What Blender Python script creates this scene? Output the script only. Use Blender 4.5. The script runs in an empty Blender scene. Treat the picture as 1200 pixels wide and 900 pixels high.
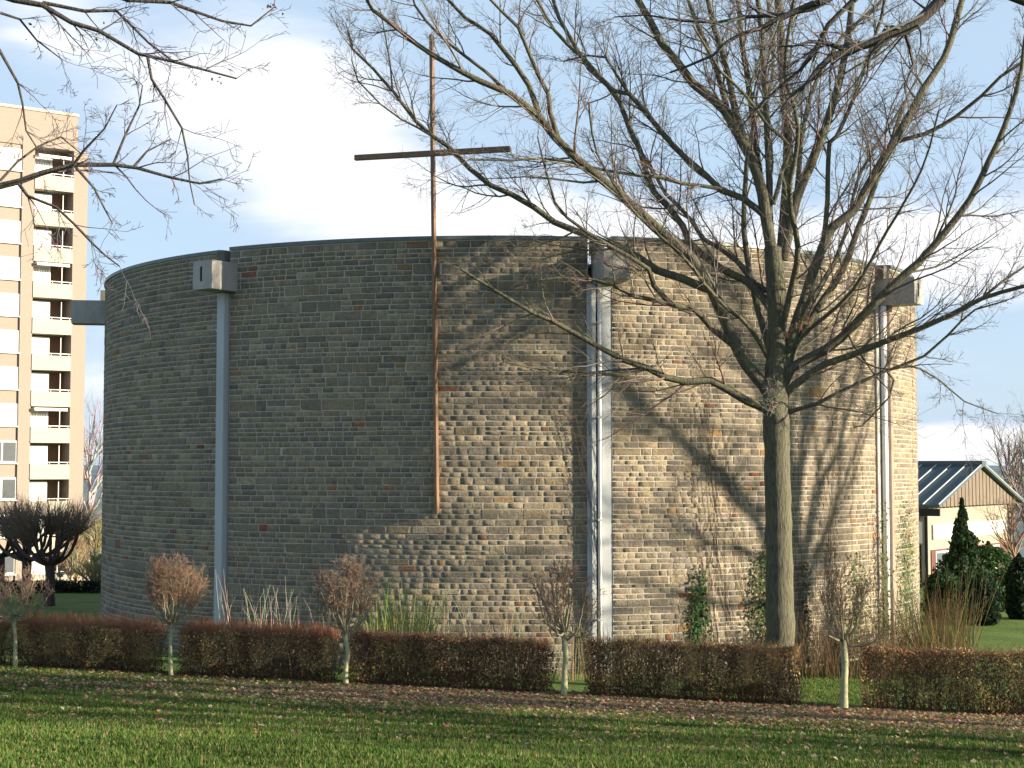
import bpy, math, random
import numpy as np
from mathutils import Vector, Matrix

sc = bpy.context.scene
rnd = random.Random(11)
npr = np.random.default_rng(11)
R = math.radians

# ------------------------------------------------------------------ camera
EYE = 5.6                       # eye height above the ground at the church
F = 1800.0                      # focal length in photo pixels (1200 wide)
PITCH = math.atan(100 / F)
cam_d = bpy.data.cameras.new('camera')
cam = bpy.data.objects.new('camera', cam_d)
sc.collection.objects.link(cam)
cam.location = (0, 0, EYE)
cam.rotation_euler = (math.pi / 2 + PITCH, 0, 0)
cam_d.sensor_width = 36.0
cam_d.lens = 36.0 * F / 1200.0
cam_d.clip_start = 0.1
cam_d.clip_end = 20000
sc.camera = cam

# ------------------------------------------------------------------ light
SUN_AZ, SUN_EL = 74.5, 12.5     # azimuth from 'towards the camera' round to the right
sdir = Vector((math.sin(R(SUN_AZ)) * math.cos(R(SUN_EL)), -math.cos(R(SUN_AZ)) * math.cos(R(SUN_EL)), math.sin(R(SUN_EL))))
sun_d = bpy.data.lights.new('sun', 'SUN')
sun_d.energy = 5.0
sun_d.angle = R(0.55)
sun_d.color = (1.0, 0.85, 0.64)
sun = bpy.data.objects.new('sun', sun_d)
sc.collection.objects.link(sun)
sun.rotation_euler = sdir.to_track_quat('Z', 'Y').to_euler()

sc.view_settings.view_transform = 'Standard'
sc.view_settings.look = 'None'
sc.view_settings.exposure = 1.47
sc.view_settings.gamma = 1.0
try:
    sc.cycles.use_denoising = True
    sc.cycles.max_bounces = 6
    sc.cycles.transparent_max_bounces = 8
except Exception:
    pass

world = bpy.data.worlds.new('World')
sc.world = world
world.use_nodes = True
nt = world.node_tree
nt.nodes.clear()
N = nt.nodes.new
L = nt.links.new


def wmath(op, a, b=None, c=None, clamp=False):
    n = N('ShaderNodeMath'); n.operation = op; n.use_clamp = clamp
    for i, v in enumerate((a, b, c)):
        if v is None: continue
        if isinstance(v, (int, float)): n.inputs[i].default_value = v
        else: L(v, n.inputs[i])
    return n.outputs[0]


def wmix(f, a, b):
    n = N('ShaderNodeMix'); n.data_type = 'RGBA'
    for s, v in ((n.inputs[0], f), (n.inputs[6], a), (n.inputs[7], b)):
        if isinstance(v, (int, float)): s.default_value = v
        elif isinstance(v, tuple): s.default_value = v
        else: L(v, s)
    return n.outputs[2]


out = N('ShaderNodeOutputWorld'); bg = N('ShaderNodeBackground')
sky = N('ShaderNodeTexSky'); sky.sky_type = 'NISHITA'; sky.sun_disc = False
sky.sun_elevation = R(SUN_EL); sky.sun_rotation = R(180 - SUN_AZ)
sky.air_density = 1.0; sky.dust_density = 0.6; sky.ozone_density = 2.5
tc = N('ShaderNodeTexCoord')
sep = N('ShaderNodeSeparateXYZ'); L(tc.outputs['Generated'], sep.inputs[0])
dx, dy, dz = sep.outputs


def cloud_noise(sx, sz, off, scale, detail=6, rough=0.55, dist=0.3):
    m = N('ShaderNodeMapping'); m.inputs['Scale'].default_value = (sx, sx, sz); m.inputs['Location'].default_value = off
    L(tc.outputs['Generated'], m.inputs[0])
    n = N('ShaderNodeTexNoise'); n.inputs['Scale'].default_value = scale; n.inputs['Detail'].default_value = detail
    n.inputs['Roughness'].default_value = rough; n.inputs['Distortion'].default_value = dist
    L(m.outputs[0], n.inputs[0]); return n.outputs[0]


def blob(az, el, wa, we):
    # a soft cloud bank round a compass direction; az right of +Y, el above the horizon, degrees
    c = Vector((math.sin(R(az)), math.cos(R(az)), math.tan(R(el)))).normalized()
    ax = wmath('MULTIPLY', wmath('SUBTRACT', dx, c.x), 1 / math.sin(R(wa)))
    az_ = wmath('MULTIPLY', wmath('SUBTRACT', dz, c.z), 1 / math.sin(R(we)))
    front = wmath('MULTIPLY', wmath('MINIMUM', wmath('SUBTRACT', dy, 0.3), 0.0), 6.0)
    d2 = wmath('ADD', wmath('ADD', wmath('MULTIPLY', ax, ax), wmath('MULTIPLY', az_, az_)), wmath('MULTIPLY', front, front))
    return wmath('POWER', 2.718, wmath('MULTIPLY', d2, -1.0))


n1 = cloud_noise(1.0, 3.2, (3.1, 0.4, 1.7), 3.2)
n2 = cloud_noise(1.0, 4.5, (0.3, 7.7, 2.9), 8.0, 5)
cov = wmath('ADD', wmath('MULTIPLY', n1, 1.0), wmath('MULTIPLY', n2, 0.45))
banks = [(-8.0, 13.0, 5.0, 3.6, 0.5), (-2.5, 9.6, 6.0, 2.2, 0.42), (-17, 16, 3.0, 1.6, 0.3), (8, 9.0, 9, 1.8, 0.28),
         (17, 7.8, 6.0, 2.0, 0.5), (-15, 3.0, 6, 1.8, 0.25), (-13, 8.2, 5, 1.6, -0.2), (16.5, 0.9, 7, 0.75, 0.75), (2.8, 13.6, 0.9, 0.7, 0.25),
         (-1, 17, 7, 2.6, -0.4), (8, 14.5, 8, 3.0, -0.3), (16, 3.4, 7, 1.6, 0.14), (-13, 5.5, 7, 1.2, 0.10)]
for az, el, wa, we, amp in banks:
    cov = wmath('ADD', cov, wmath('MULTIPLY', blob(az, el, wa, we), amp))
fac = N('ShaderNodeMapRange'); fac.interpolation_type = 'SMOOTHSTEP'
fac.inputs['From Min'].default_value = 0.62; fac.inputs['From Max'].default_value = 1.16
L(cov, fac.inputs['Value'])
# grey-blue cloud undersides, brighter tops where the bank is thick
under = wmix(n2, (3.1, 4.3, 6.0, 1), (5.4, 6.3, 7.5, 1))
fac2 = N('ShaderNodeMapRange'); fac2.interpolation_type = 'SMOOTHSTEP'
fac2.inputs['From Min'].default_value = 0.78; fac2.inputs['From Max'].default_value = 1.25
L(cov, fac2.inputs['Value'])
cloudc = wmix(fac2.outputs[0], under, (7.8, 7.9, 8.1, 1))
gamma_sky = N('ShaderNodeMix'); gamma_sky.data_type = 'RGBA'; gamma_sky.blend_type = 'MULTIPLY'
gamma_sky.inputs[0].default_value = 1.0
L(sky.outputs[0], gamma_sky.inputs[6]); gamma_sky.inputs[7].default_value = (1.28, 1.28, 1.36, 1)
vf = N('ShaderNodeMapRange'); vf.interpolation_type = 'SMOOTHSTEP'
vf.inputs['From Min'].default_value = 0.28; vf.inputs['From Max'].default_value = 0.85
vf.inputs['To Min'].default_value = 0.74; vf.inputs['To Max'].default_value = 0.15
L(dz, vf.inputs['Value'])
veil = wmix(vf.outputs[0], gamma_sky.outputs[2], (4.6, 5.9, 7.3, 1))      # thin high haze over the blue
L(wmix(fac.outputs[0], veil, cloudc), bg.inputs['Color'])
bg.inputs['Strength'].default_value = 0.052
L(bg.outputs[0], out.inputs[0])


# ------------------------------------------------------------------ helpers
def pray(px, py):
    """direction of the sight line through a photo pixel"""
    a, b = (px - 600) / F, (450 - py) / F
    cp, sp = math.cos(PITCH), math.sin(PITCH)
    return Vector((a, cp - b * sp, sp + b * cp))


def at(px, py, Y):
    d = pray(px, py); t = Y / d.y
    return Vector((d.x * t, Y, EYE + d.z * t))


GK = np.array([[-60, 5.2], [-5, 4.6], [0, 4.0], [17.5, 2.25], [25, 1.42], [31, .82], [36, .42], [41, .12], [46, 0], [60, 0], [78, -.2], [118, -4.4],
               [200, -12], [500, -45], [1500, -60], [2600, -20], [3400, 9], [4200, 22], [9000, 10]])


def ground_z(x, y):
    w = np.array([-1.5, -0.75, 0, .75, 1.5])
    v = sum(np.interp(np.asarray(y, float) + k, GK[:, 0], GK[:, 1]) for k in w) / 5
    x = np.asarray(x, float)
    far = np.clip((np.asarray(y, float) - 1500) / 2000, 0, 1)
    v = v + far * (14 * np.sin(x / 430 + 1.0) + 6 * np.sin(x / 170))
    tilt = -.033 * np.clip(x, -17, 10) * np.clip((50 - np.asarray(y, float)) / 9, 0, 1)
    return v + tilt


def gz(x, y): return float(ground_z(x, y))


def at_ground(px, py):
    d = pray(px, py)
    Y = 10.0
    while Y < 400:
        p = at(px, py, Y)
        if p.z <= gz(p.x, p.y): return p
        Y += .05
    return at(px, py, 100)


def link(o, parent=None):
    sc.collection.objects.link(o)
    if parent is not None: o.parent = parent
    return o


def tag(o, label=None, cat=None, group=None, kind=None):
    if label: o['label'] = label
    if cat: o['category'] = cat
    if group: o['group'] = group
    if kind: o['kind'] = kind
    return o


def empty(name, loc, rz=0):
    o = bpy.data.objects.new(name, None); o.location = loc; o.rotation_euler = (0, 0, rz); o.empty_display_size = .3
    return link(o)


def np_mesh(name, verts, faces_loops, sizes, mats=(), cols=None, smooth=False):
    me = bpy.data.meshes.new(name)
    verts = np.asarray(verts, np.float32); nl = len(faces_loops); nf = len(sizes)
    me.vertices.add(len(verts)); me.vertices.foreach_set('co', verts.ravel())
    me.loops.add(nl); me.loops.foreach_set('vertex_index', np.asarray(faces_loops, np.int32))
    me.polygons.add(nf)
    st = np.zeros(nf, np.int32); st[1:] = np.cumsum(sizes)[:-1]
    me.polygons.foreach_set('loop_start', st)
    me.polygons.foreach_set('loop_total', np.asarray(sizes, np.int32))
    if smooth: me.polygons.foreach_set('use_smooth', np.ones(nf, bool))
    if cols is not None:
        a = me.attributes.new('col', 'FLOAT_COLOR', 'POINT')
        c = np.ones((len(verts), 4), np.float32); c[:, :3] = cols
        a.data.foreach_set('color', c.ravel())
    for m in mats: me.materials.append(m)
    me.update(calc_edges=True)
    return me


class MB:
    """collects shapes and links them as ONE mesh object"""
    def __init__(s): s.v = []; s.f = []; s.m = []; s.mi = 0

    def quadbox(s, corners):
        b = len(s.v); s.v += [tuple(c) for c in corners]
        for q in ((0, 3, 2, 1), (4, 5, 6, 7), (0, 1, 5, 4), (1, 2, 6, 5), (2, 3, 7, 6), (3, 0, 4, 7)):
            s.f.append(tuple(b + i for i in q)); s.m.append(s.mi)

    def box(s, x0, x1, y0, y1, z0, z1):
        s.quadbox([(x0, y0, z0), (x1, y0, z0), (x1, y1, z0), (x0, y1, z0), (x0, y0, z1), (x1, y0, z1), (x1, y1, z1), (x0, y1, z1)])

    def obox(s, o, u, v, w, lu, lv, lw):
        """box from corner o along unit vectors u, v, w"""
        o = Vector(o); u = Vector(u) * lu; v = Vector(v) * lv; w = Vector(w) * lw
        s.quadbox([o, o + u, o + u + v, o + v, o + w, o + u + w, o + u + v + w, o + v + w])

    def poly(s, pts):
        b = len(s.v); s.v += [tuple(p) for p in pts]; s.f.append(tuple(range(b, b + len(pts)))); s.m.append(s.mi)

    def prism(s, pts, ext):
        """closed prism: polygon pts pushed along ext"""
        b = len(s.v); n = len(pts); e = Vector(ext)
        s.v += [tuple(p) for p in pts] + [tuple(Vector(p) + e) for p in pts]
        s.f.append(tuple(reversed(range(b, b + n)))); s.f.append(tuple(range(b + n, b + 2 * n))); s.m += [s.mi] * 2
        for i in range(n):
            j = (i + 1) % n
            s.f.append((b + i, b + j, b + n + j, b + n + i)); s.m.append(s.mi)

    def tube(s, pts, r0, r1, k=8):
        b = len(s.v); n = len(pts)
        for i, p in enumerate(pts):
            p = Vector(p); a = Vector(pts[max(0, i - 1)]); c = Vector(pts[min(n - 1, i + 1)])
            d = (c - a).normalized(); ref = Vector((0, 0, 1)) if abs(d.z) < .8 else Vector((0, 1, 0))
            u = d.cross(ref).normalized(); w = u.cross(d)
            r = r0 + (r1 - r0) * i / (n - 1)
            for j in range(k):
                t = 2 * math.pi * j / k; s.v.append(tuple(p + u * math.cos(t) * r + w * math.sin(t) * r))
        for i in range(n - 1):
            for j in range(k):
                j2 = (j + 1) % k
                s.f.append((b + i * k + j, b + i * k + j2, b + (i + 1) * k + j2, b + (i + 1) * k + j)); s.m.append(s.mi)
        s.f.append(tuple(b + j for j in range(k))[::-1]); s.m.append(s.mi)
        s.f.append(tuple(b + (n - 1) * k + j for j in range(k))); s.m.append(s.mi)

    def build(s, name, mats, parent=None, bevel=0, smooth=False):
        me = bpy.data.meshes.new(name); me.from_pydata(s.v, [], s.f)
        for m in (mats if isinstance(mats, (list, tuple)) else [mats]): me.materials.append(m)
        me.polygons.foreach_set('material_index', s.m)
        if smooth: me.polygons.foreach_set('use_smooth', [True] * len(me.polygons))
        me.update()
        o = link(bpy.data.objects.new(name, me), parent)
        if bevel:
            b = o.modifiers.new('bevel', 'BEVEL'); b.width = bevel; b.segments = 1; b.limit_method = 'ANGLE'
        return o


class Tubes:
    """many tapering tubes, built as one mesh (vectorised)"""
    def __init__(s): s.t = {}

    def add(s, pts, rad, k=3, c=(1, 1, 1)):
        s.t.setdefault((len(pts), k), []).append((pts, rad, c))

    def mesh(s, name, mats, origin=(0, 0, 0), smooth=True):
        V = []; Lp = []; S = []; C = []; base = 0
        for (n, k), items in s.t.items():
            P = np.array([[tuple(q) for q in it[0]] for it in items], float)
            Rr = np.array([it[1] for it in items], float)
            m = len(items)
            D = np.empty_like(P); D[:, 1:-1] = P[:, 2:] - P[:, :-2]; D[:, 0] = P[:, 1] - P[:, 0]; D[:, -1] = P[:, -1] - P[:, -2]
            D /= np.linalg.norm(D, axis=2, keepdims=True) + 1e-9
            # one reference per tube keeps it from twisting
            md = P[:, -1] - P[:, 0]; md /= np.linalg.norm(md, axis=1, keepdims=True) + 1e-9
            ref = np.where(np.abs(md[:, 2:3]) < .75, np.array([[0, 0, 1.]]), np.array([[0.2, 1., 0]]))
            U = np.cross(D, ref[:, None, :]); U /= np.linalg.norm(U, axis=2, keepdims=True) + 1e-9
            W = np.cross(U, D)
            a = np.arange(k) * 2 * np.pi / k
            X = P[:, :, None, :] + Rr[:, :, None, None] * (U[:, :, None, :] * np.cos(a)[None, None, :, None] + W[:, :, None, :] * np.sin(a)[None, None, :, None])
            V.append(X.reshape(-1, 3))
            C.append(np.repeat(np.array([it[2] for it in items], float), n * k, axis=0))
            i = np.arange(n - 1)[:, None]; j = np.arange(k)[None, :]; j2 = (j + 1) % k
            q = np.stack([i * k + j, i * k + j2, (i + 1) * k + j2, (i + 1) * k + j], -1).reshape(-1)
            off = base + np.arange(m)[:, None] * (n * k)
            Lp.append((off + q[None]).ravel()); S.append(np.full(m * (n - 1) * k, 4))
            base += m * n * k
        V = np.concatenate(V) - np.array(origin)
        return np_mesh(name, V, np.concatenate(Lp), np.concatenate(S), mats, np.concatenate(C), smooth)

    def build(s, name, mats, parent=None, origin=(0, 0, 0), smooth=True):
        return link(bpy.data.objects.new(name, s.mesh(name, mats, origin, smooth)), parent)


def leaf_mesh(name, P, size, mats, cols, nrm=None, long=1.0, curl=0.25, origin=(0, 0, 0)):
    """many small leaf quads (folded diamonds) at points P"""
    m = len(P); P = np.asarray(P, float) - np.array(origin)
    n = npr.normal(size=(m, 3)) if nrm is None else nrm
    n = n / (np.linalg.norm(n, axis=1, keepdims=True) + 1e-9)
    r = npr.normal(size=(m, 3)); u = np.cross(n, r); u /= np.linalg.norm(u, axis=1, keepdims=True) + 1e-9
    w = np.cross(n, u); s = (size * (0.6 + 0.8 * npr.random(m)))[:, None] / 2
    V = np.stack([P - u * s * long, P - w * s * .7 + n * s * curl, P + u * s * long, P + w * s * .7 + n * s * curl], 1).reshape(-1, 3)
    Lp = np.arange(m * 4); cols = np.repeat(np.asarray(cols, float), 4, axis=0)
    return np_mesh(name, V, Lp, np.full(m, 4), mats, cols)


# ------------------------------------------------------------------ materials
def new_mat(name):
    m = bpy.data.materials.new(name); m.use_nodes = True
    t = m.node_tree; t.nodes.clear()
    o = t.nodes.new('ShaderNodeOutputMaterial'); b = t.nodes.new('ShaderNodeBsdfPrincipled')
    t.links.new(b.outputs[0], o.inputs[0])
    b.inputs['Specular IOR Level'].default_value = .25
    return m, t, b, o


def nd(t, kind, **kw):
    n = t.nodes.new(kind)
    for k, v in kw.items():
        if k in n.inputs.keys() if isinstance(k, str) else False: n.inputs[k].default_value = v
        else: setattr(n, k, v)
    return n


def noise(t, vec, scale, detail=4, rough=.55):
    n = t.nodes.new('ShaderNodeTexNoise'); n.inputs['Scale'].default_value = scale
    n.inputs['Detail'].default_value = detail; n.inputs['Roughness'].default_value = rough
    if vec is not None: t.links.new(vec, n.inputs[0])
    return n.outputs[0]


def ramp(t, fac, stops):
    n = t.nodes.new('ShaderNodeValToRGB'); e = n.color_ramp.elements
    while len(e) < len(stops): e.new(.5)
    for el, (p, c) in zip(e, stops):
        el.position = p; el.color = (*c, 1) if len(c) == 3 else c
    t.links.new(fac, n.inputs[0]); return n.outputs[0]


def mixc(t, f, a, b, mode='MIX'):
    n = t.nodes.new('ShaderNodeMix'); n.data_type = 'RGBA'; n.blend_type = mode
    for s, v in ((n.inputs[0], f), (n.inputs[6], a), (n.inputs[7], b)):
        if isinstance(v, (int, float)): s.default_value = v
        elif isinstance(v, tuple): s.default_value = (*v, 1) if len(v) == 3 else v
        else: t.links.new(v, s)
    return n.outputs[2]


def coords(t, kind='Object', scale=None):
    c = t.nodes.new('ShaderNodeTexCoord').outputs[kind]
    if scale is None: return c
    m = t.nodes.new('ShaderNodeMapping'); m.inputs['Scale'].default_value = scale
    t.links.new(c, m.inputs[0]); return m.outputs[0]


def wpos(t, scale=None):
    c = t.nodes.new('ShaderNodeNewGeometry').outputs['Position']
    if scale is None: return c
    m = t.nodes.new('ShaderNodeMapping'); m.inputs['Scale'].default_value = scale
    t.links.new(c, m.inputs[0]); return m.outputs[0]


def bump(t, b, h, strength=.4, dist=.02):
    n = t.nodes.new('ShaderNodeBump'); n.inputs['Strength'].default_value = strength; n.inputs['Distance'].default_value = dist
    t.links.new(h, n.inputs['Height']); t.links.new(n.outputs[0], b.inputs['Normal'])


def simple(name, col, rough=.7, var=.25, scale=6, bmp=.15, bdist=.01, metal=0, stretch=None):
    m, t, b, o = new_mat(name)
    v = wpos(t, stretch)
    n = noise(t, v, scale); n_ = noise(t, v, scale * 7)
    lo = tuple(c * (1 - var) for c in col); hi = tuple(min(1, c * (1 + var)) for c in col)
    c = ramp(t, n, [(.3, lo), (.7, hi)])
    c = mixc(t, .35, c, ramp(t, n_, [(.3, lo), (.7, hi)]))
    t.links.new(c, b.inputs['Base Color']); b.inputs['Roughness'].default_value = rough; b.inputs['Metallic'].default_value = metal
    if bmp: bump(t, b, n_, bmp, bdist)
    return m


def attr_mat(name, rough=.8, trans=0.0, objcol=False, kind=None, var=.35, nscale=30, bmp=0.0):
    m, t, b, o = new_mat(name)
    if objcol: c = t.nodes.new('ShaderNodeObjectInfo').outputs['Color']
    else:
        a = t.nodes.new('ShaderNodeAttribute'); a.attribute_name = 'col'; c = a.outputs['Color']
    v = wpos(t)
    n = noise(t, v, nscale, 5, .6)
    c = mixc(t, 1.0, c, ramp(t, n, [(.25, (1 - var,) * 3), (.75, (1 + var,) * 3)]), 'MULTIPLY')
    t.links.new(c, b.inputs['Base Color']); b.inputs['Roughness'].default_value = rough
    if bmp: bump(t, b, n, bmp, .03)
    if trans:
        tr = t.nodes.new('ShaderNodeBsdfTranslucent'); t.links.new(c, tr.inputs[0])
        mx = t.nodes.new('ShaderNodeMixShader'); mx.inputs[0].default_value = trans
        t.links.new(b.outputs[0], mx.inputs[1]); t.links.new(tr.outputs[0], mx.inputs[2]); t.links.new(mx.outputs[0], o.inputs[0])
    return m


def stone_mat(name, objcol):
    m, t, b, o = new_mat(name)
    if objcol: c = t.nodes.new('ShaderNodeObjectInfo').outputs['Color']
    else:
        a = t.nodes.new('ShaderNodeAttribute'); a.attribute_name = 'col'; c = a.outputs['Color']
    v = wpos(t)
    n1 = noise(t, v, 9, 6, .65); n2 = noise(t, v, 42, 4, .6); n3 = noise(t, v, 2.2, 4, .6)
    c = mixc(t, 1, c, ramp(t, n1, [(.25, (.62, .62, .64)), (.5, (1, 1, 1)), (.78, (1.3, 1.27, 1.2))]), 'MULTIPLY')
    c = mixc(t, 1, c, ramp(t, n2, [(.3, (.75, .75, .75)), (.7, (1.22, 1.22, 1.22))]), 'MULTIPLY')
    # weathering: vertical grey-green staining
    st = noise(t, wpos(t, (1.2, 1.2, .25)), 1.3, 5, .6)
    c = mixc(t, ramp(t, st, [(.5, (0, 0, 0)), (.72, (.45, .45, .45))]), c, (.16, .15, .12))
    # runoff streaks below the metal cap and damp at the foot
    sp = t.nodes.new('ShaderNodeSeparateXYZ'); t.links.new(v, sp.inputs[0])
    top = t.nodes.new('ShaderNodeMapRange'); top.inputs['From Min'].default_value = 8.6; top.inputs['From Max'].default_value = 12; t.links.new(sp.outputs[2], top.inputs['Value'])
    foot = t.nodes.new('ShaderNodeMapRange'); foot.inputs['From Min'].default_value = 1.6; foot.inputs['From Max'].default_value = .2; t.links.new(sp.outputs[2], foot.inputs['Value'])
    sn = ramp(t, noise(t, wpos(t, (2.4, 2.4, .10)), 1.6, 5, .65), [(.38, (0, 0, 0)), (.62, (1, 1, 1))])
    mx = t.nodes.new('ShaderNodeMath'); mx.operation = 'MAXIMUM'; t.links.new(top.outputs[0], mx.inputs[0]); t.links.new(foot.outputs[0], mx.inputs[1])
    fm = t.nodes.new('ShaderNodeMath'); fm.operation = 'MULTIPLY'; t.links.new(sn, fm.inputs[0]); t.links.new(mx.outputs[0], fm.inputs[1])
    fm2 = t.nodes.new('ShaderNodeMath'); fm2.operation = 'MULTIPLY'; fm2.inputs[1].default_value = .6; t.links.new(fm.outputs[0], fm2.inputs[0])
    c = mixc(t, fm2.outputs[0], c, (.115, .11, .095))
    t.links.new(c, b.inputs['Base Color']); b.inputs['Roughness'].default_value = .95
    h = t.nodes.new('ShaderNodeMath'); h.operation = 'ADD'; t.links.new(n1, h.inputs[0])
    h2 = t.nodes.new('ShaderNodeMath'); h2.operation = 'MULTIPLY'; h2.inputs[1].default_value = .35; t.links.new(n2, h2.inputs[0]); t.links.new(h2.outputs[0], h.inputs[1])
    bump(t, b, h.outputs[0], 1.0, .05)
    return m


M = {}
M['stone'] = stone_mat('stone_masonry', False)
M['stone_obj'] = stone_mat('stone_single', True)
M['mortar'] = simple('mortar', (.46, .42, .35), .95, .2, 12, .5, .01)
M['coping'] = simple('coping_metal', (.12, .135, .135), .45, .25, 2.5, .05, metal=.3)
M['concrete'] = simple('beam_concrete', (.35, .34, .32), .85, .22, 3, .2, stretch=(1, 1, .5))
M['column'] = simple('painted_column', (.42, .45, .47), .55, .10, 2.0, .1, stretch=(1, 1, .2))
M['pipe'] = simple('white_downpipe', (.78, .78, .76), .3, .06, 4, .03)
M['concrete_brown'] = simple('shaded_concrete', (.26, .21, .17), .85, .2, 3, .1)  # column side lies in shade; that brown shade is put in the colour
M['recess'] = simple('recess_panel', (.12, .11, .10), .8, .2, 4, .1)
M['slot'] = simple('dark_slot', (.03, .03, .035), .9, .2, 4, 0)
M['roofing'] = simple('flat_roof', (.12, .12, .12), .9, .2, 2, .1)
M['rust'] = simple('weathering_steel', (.20, .125, .08), .6, .3, 5, .2, stretch=(1, 1, .3))
M['bark_small'] = simple('mossy_bark', (.34, .34, .20), .9, .4, 12, .5, .01)


def bark_mat(name, lo, hi, moss):
    m, t, b, o = new_mat(name)
    v = wpos(t, (1, 1, .16)); n = noise(t, v, 26, 6, .62); n2 = noise(t, wpos(t), 3, 4, .6); n3 = noise(t, wpos(t), 45, 3, .5)
    c = ramp(t, n, [(.32, lo), (.62, hi)])
    c = mixc(t, ramp(t, n2, [(.45, (0, 0, 0)), (.68, (.7, .7, .7))]), c, moss)
    c = mixc(t, .4, c, mixc(t, 1, c, ramp(t, n3, [(.3, (.6, .6, .6)), (.7, (1.4, 1.4, 1.4))]), 'MULTIPLY'))
    t.links.new(c, b.inputs['Base Color']); b.inputs['Roughness'].default_value = .9
    bump(t, b, n, .9, .05); return m


M['bark'] = bark_mat('grey_green_bark', (.045, .042, .034), (.135, .125, .09), (.12, .13, .07))
M['bark_dark'] = bark_mat('dark_bark', (.035, .03, .03), (.08, .07, .065), (.09, .09, .07))
M['twig'] = attr_mat('twig_bark', .85, 0, var=.3)
M['leafy'] = attr_mat('leaf_surface', .7, .35, var=.25)
M['litter'] = attr_mat('dead_leaf', .8, .4, var=.25)


# ------------------------------------------------------------------ ground
def ground_mat():
    m, t, b, o = new_mat('grass_ground')
    v = wpos(t)
    n1 = noise(t, v, .6, 5, .6); n2 = noise(t, v, 9, 5, .65); n3 = noise(t, wpos(t, (1, .35, 1)), 60, 3, .6)
    g = ramp(t, n1, [(.3, (.05, .10, .02)), (.5, (.085, .145, .026)), (.72, (.13, .18, .04))])
    g = mixc(t, 1, g, ramp(t, n2, [(.3, (.6, .6, .6)), (.7, (1.35, 1.35, 1.3))]), 'MULTIPLY')
    g = mixc(t, 1, g, ramp(t, n3, [(.3, (.7, .7, .7)), (.7, (1.3, 1.3, 1.3))]), 'MULTIPLY')
    # far hills: woods and fields, with distance haze mixed into their colour
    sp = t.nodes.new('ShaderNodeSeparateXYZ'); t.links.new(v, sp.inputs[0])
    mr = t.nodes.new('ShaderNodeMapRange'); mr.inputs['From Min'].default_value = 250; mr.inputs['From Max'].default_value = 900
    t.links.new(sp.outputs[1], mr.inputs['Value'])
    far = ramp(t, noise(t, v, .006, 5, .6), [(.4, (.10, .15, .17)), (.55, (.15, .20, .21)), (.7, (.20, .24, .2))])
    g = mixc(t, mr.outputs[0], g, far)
    t.links.new(g, b.inputs['Base Color']); b.inputs['Roughness'].default_value = .95
    bump(t, b, n3, .6, .03); return m


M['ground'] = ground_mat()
ys = np.concatenate([np.linspace(-60, 0, 13), np.linspace(1, 60, 119), np.linspace(62, 130, 35), np.geomspace(135, 9000, 60)])
us = np.linspace(-1, 1, 81)
YY, UU = np.meshgrid(ys, us, indexing='ij')
XX = UU * (70 + np.maximum(YY, 0) * 1.2)
near = np.clip((110 - YY) / 40, 0, 1)
ZZ = ground_z(XX, YY)
V = np.stack([XX, YY, ZZ], -1).reshape(-1, 3)
ny, nx = YY.shape
i = np.arange(ny - 1)[:, None]; j = np.arange(nx - 1)[None]
q = np.stack([i * nx + j, i * nx + j + 1, (i + 1) * nx + j + 1, (i + 1) * nx + j], -1).reshape(-1)
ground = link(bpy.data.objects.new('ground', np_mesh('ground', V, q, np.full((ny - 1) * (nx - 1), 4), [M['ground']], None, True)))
tag(ground, kind='structure')

# ------------------------------------------------------------------ church
CX, CY, RC, HW = -0.13, 56.5, 14.49, 12.0


def cyl(th, r=RC, z=0.0):
    return Vector((CX + r * math.sin(th), CY - r * math.cos(th), z))


def wall_theta(px):
    """angle on the drum that the photo column px looks at"""
    k = (px - 600) / F / math.cos(PITCH)
    a = k * k + 1; b = -2 * (k * CX + CY); c = CX * CX + CY * CY - RC * RC
    Y = (-b - math.sqrt(max(0, b * b - 4 * a * c))) / (2 * a); X = k * Y
    return math.atan2(X - CX, CY - Y)


def at_wall(px, py, off=.03):
    th = wall_theta(px); p = cyl(th, RC + off)
    q = at(px, py, p.y); return th, q.z


church = empty('church_building', (CX, CY, 0))
tag(church, 'round stone church drum with concrete beam ends under a metal coping', 'church')
CO = Vector((CX, CY, 0))


def cp(th, r, z): return cyl(th, r, z) - CO


TB = [wall_theta(263.5) , wall_theta(703), wall_theta(1034)]
step = (TB[2] - TB[0]) / 2
print('beam angles', [round(math.degrees(t), 1) for t in TB])
angles = [R(-81)] + TB + [TB[2] + step, TB[2] + 2 * step]
gap = .42 / RC
# wall segments between the beam slots; each segment swings out a little at its left end
segs = []
for k in range(len(angles)):
    a0 = angles[k] + gap * .75; a1 = angles[(k + 1) % len(angles)] - gap * .75
    if a1 < a0: a1 += 2 * math.pi
    segs.append((a0, a1))


def seg_r(th, a0, a1):
    t = (th - a0) / (a1 - a0)
    if a0 < -1: return RC - .10      # the first segment sits back
    return RC + .14 * (1 - t) - .08 * t


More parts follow.
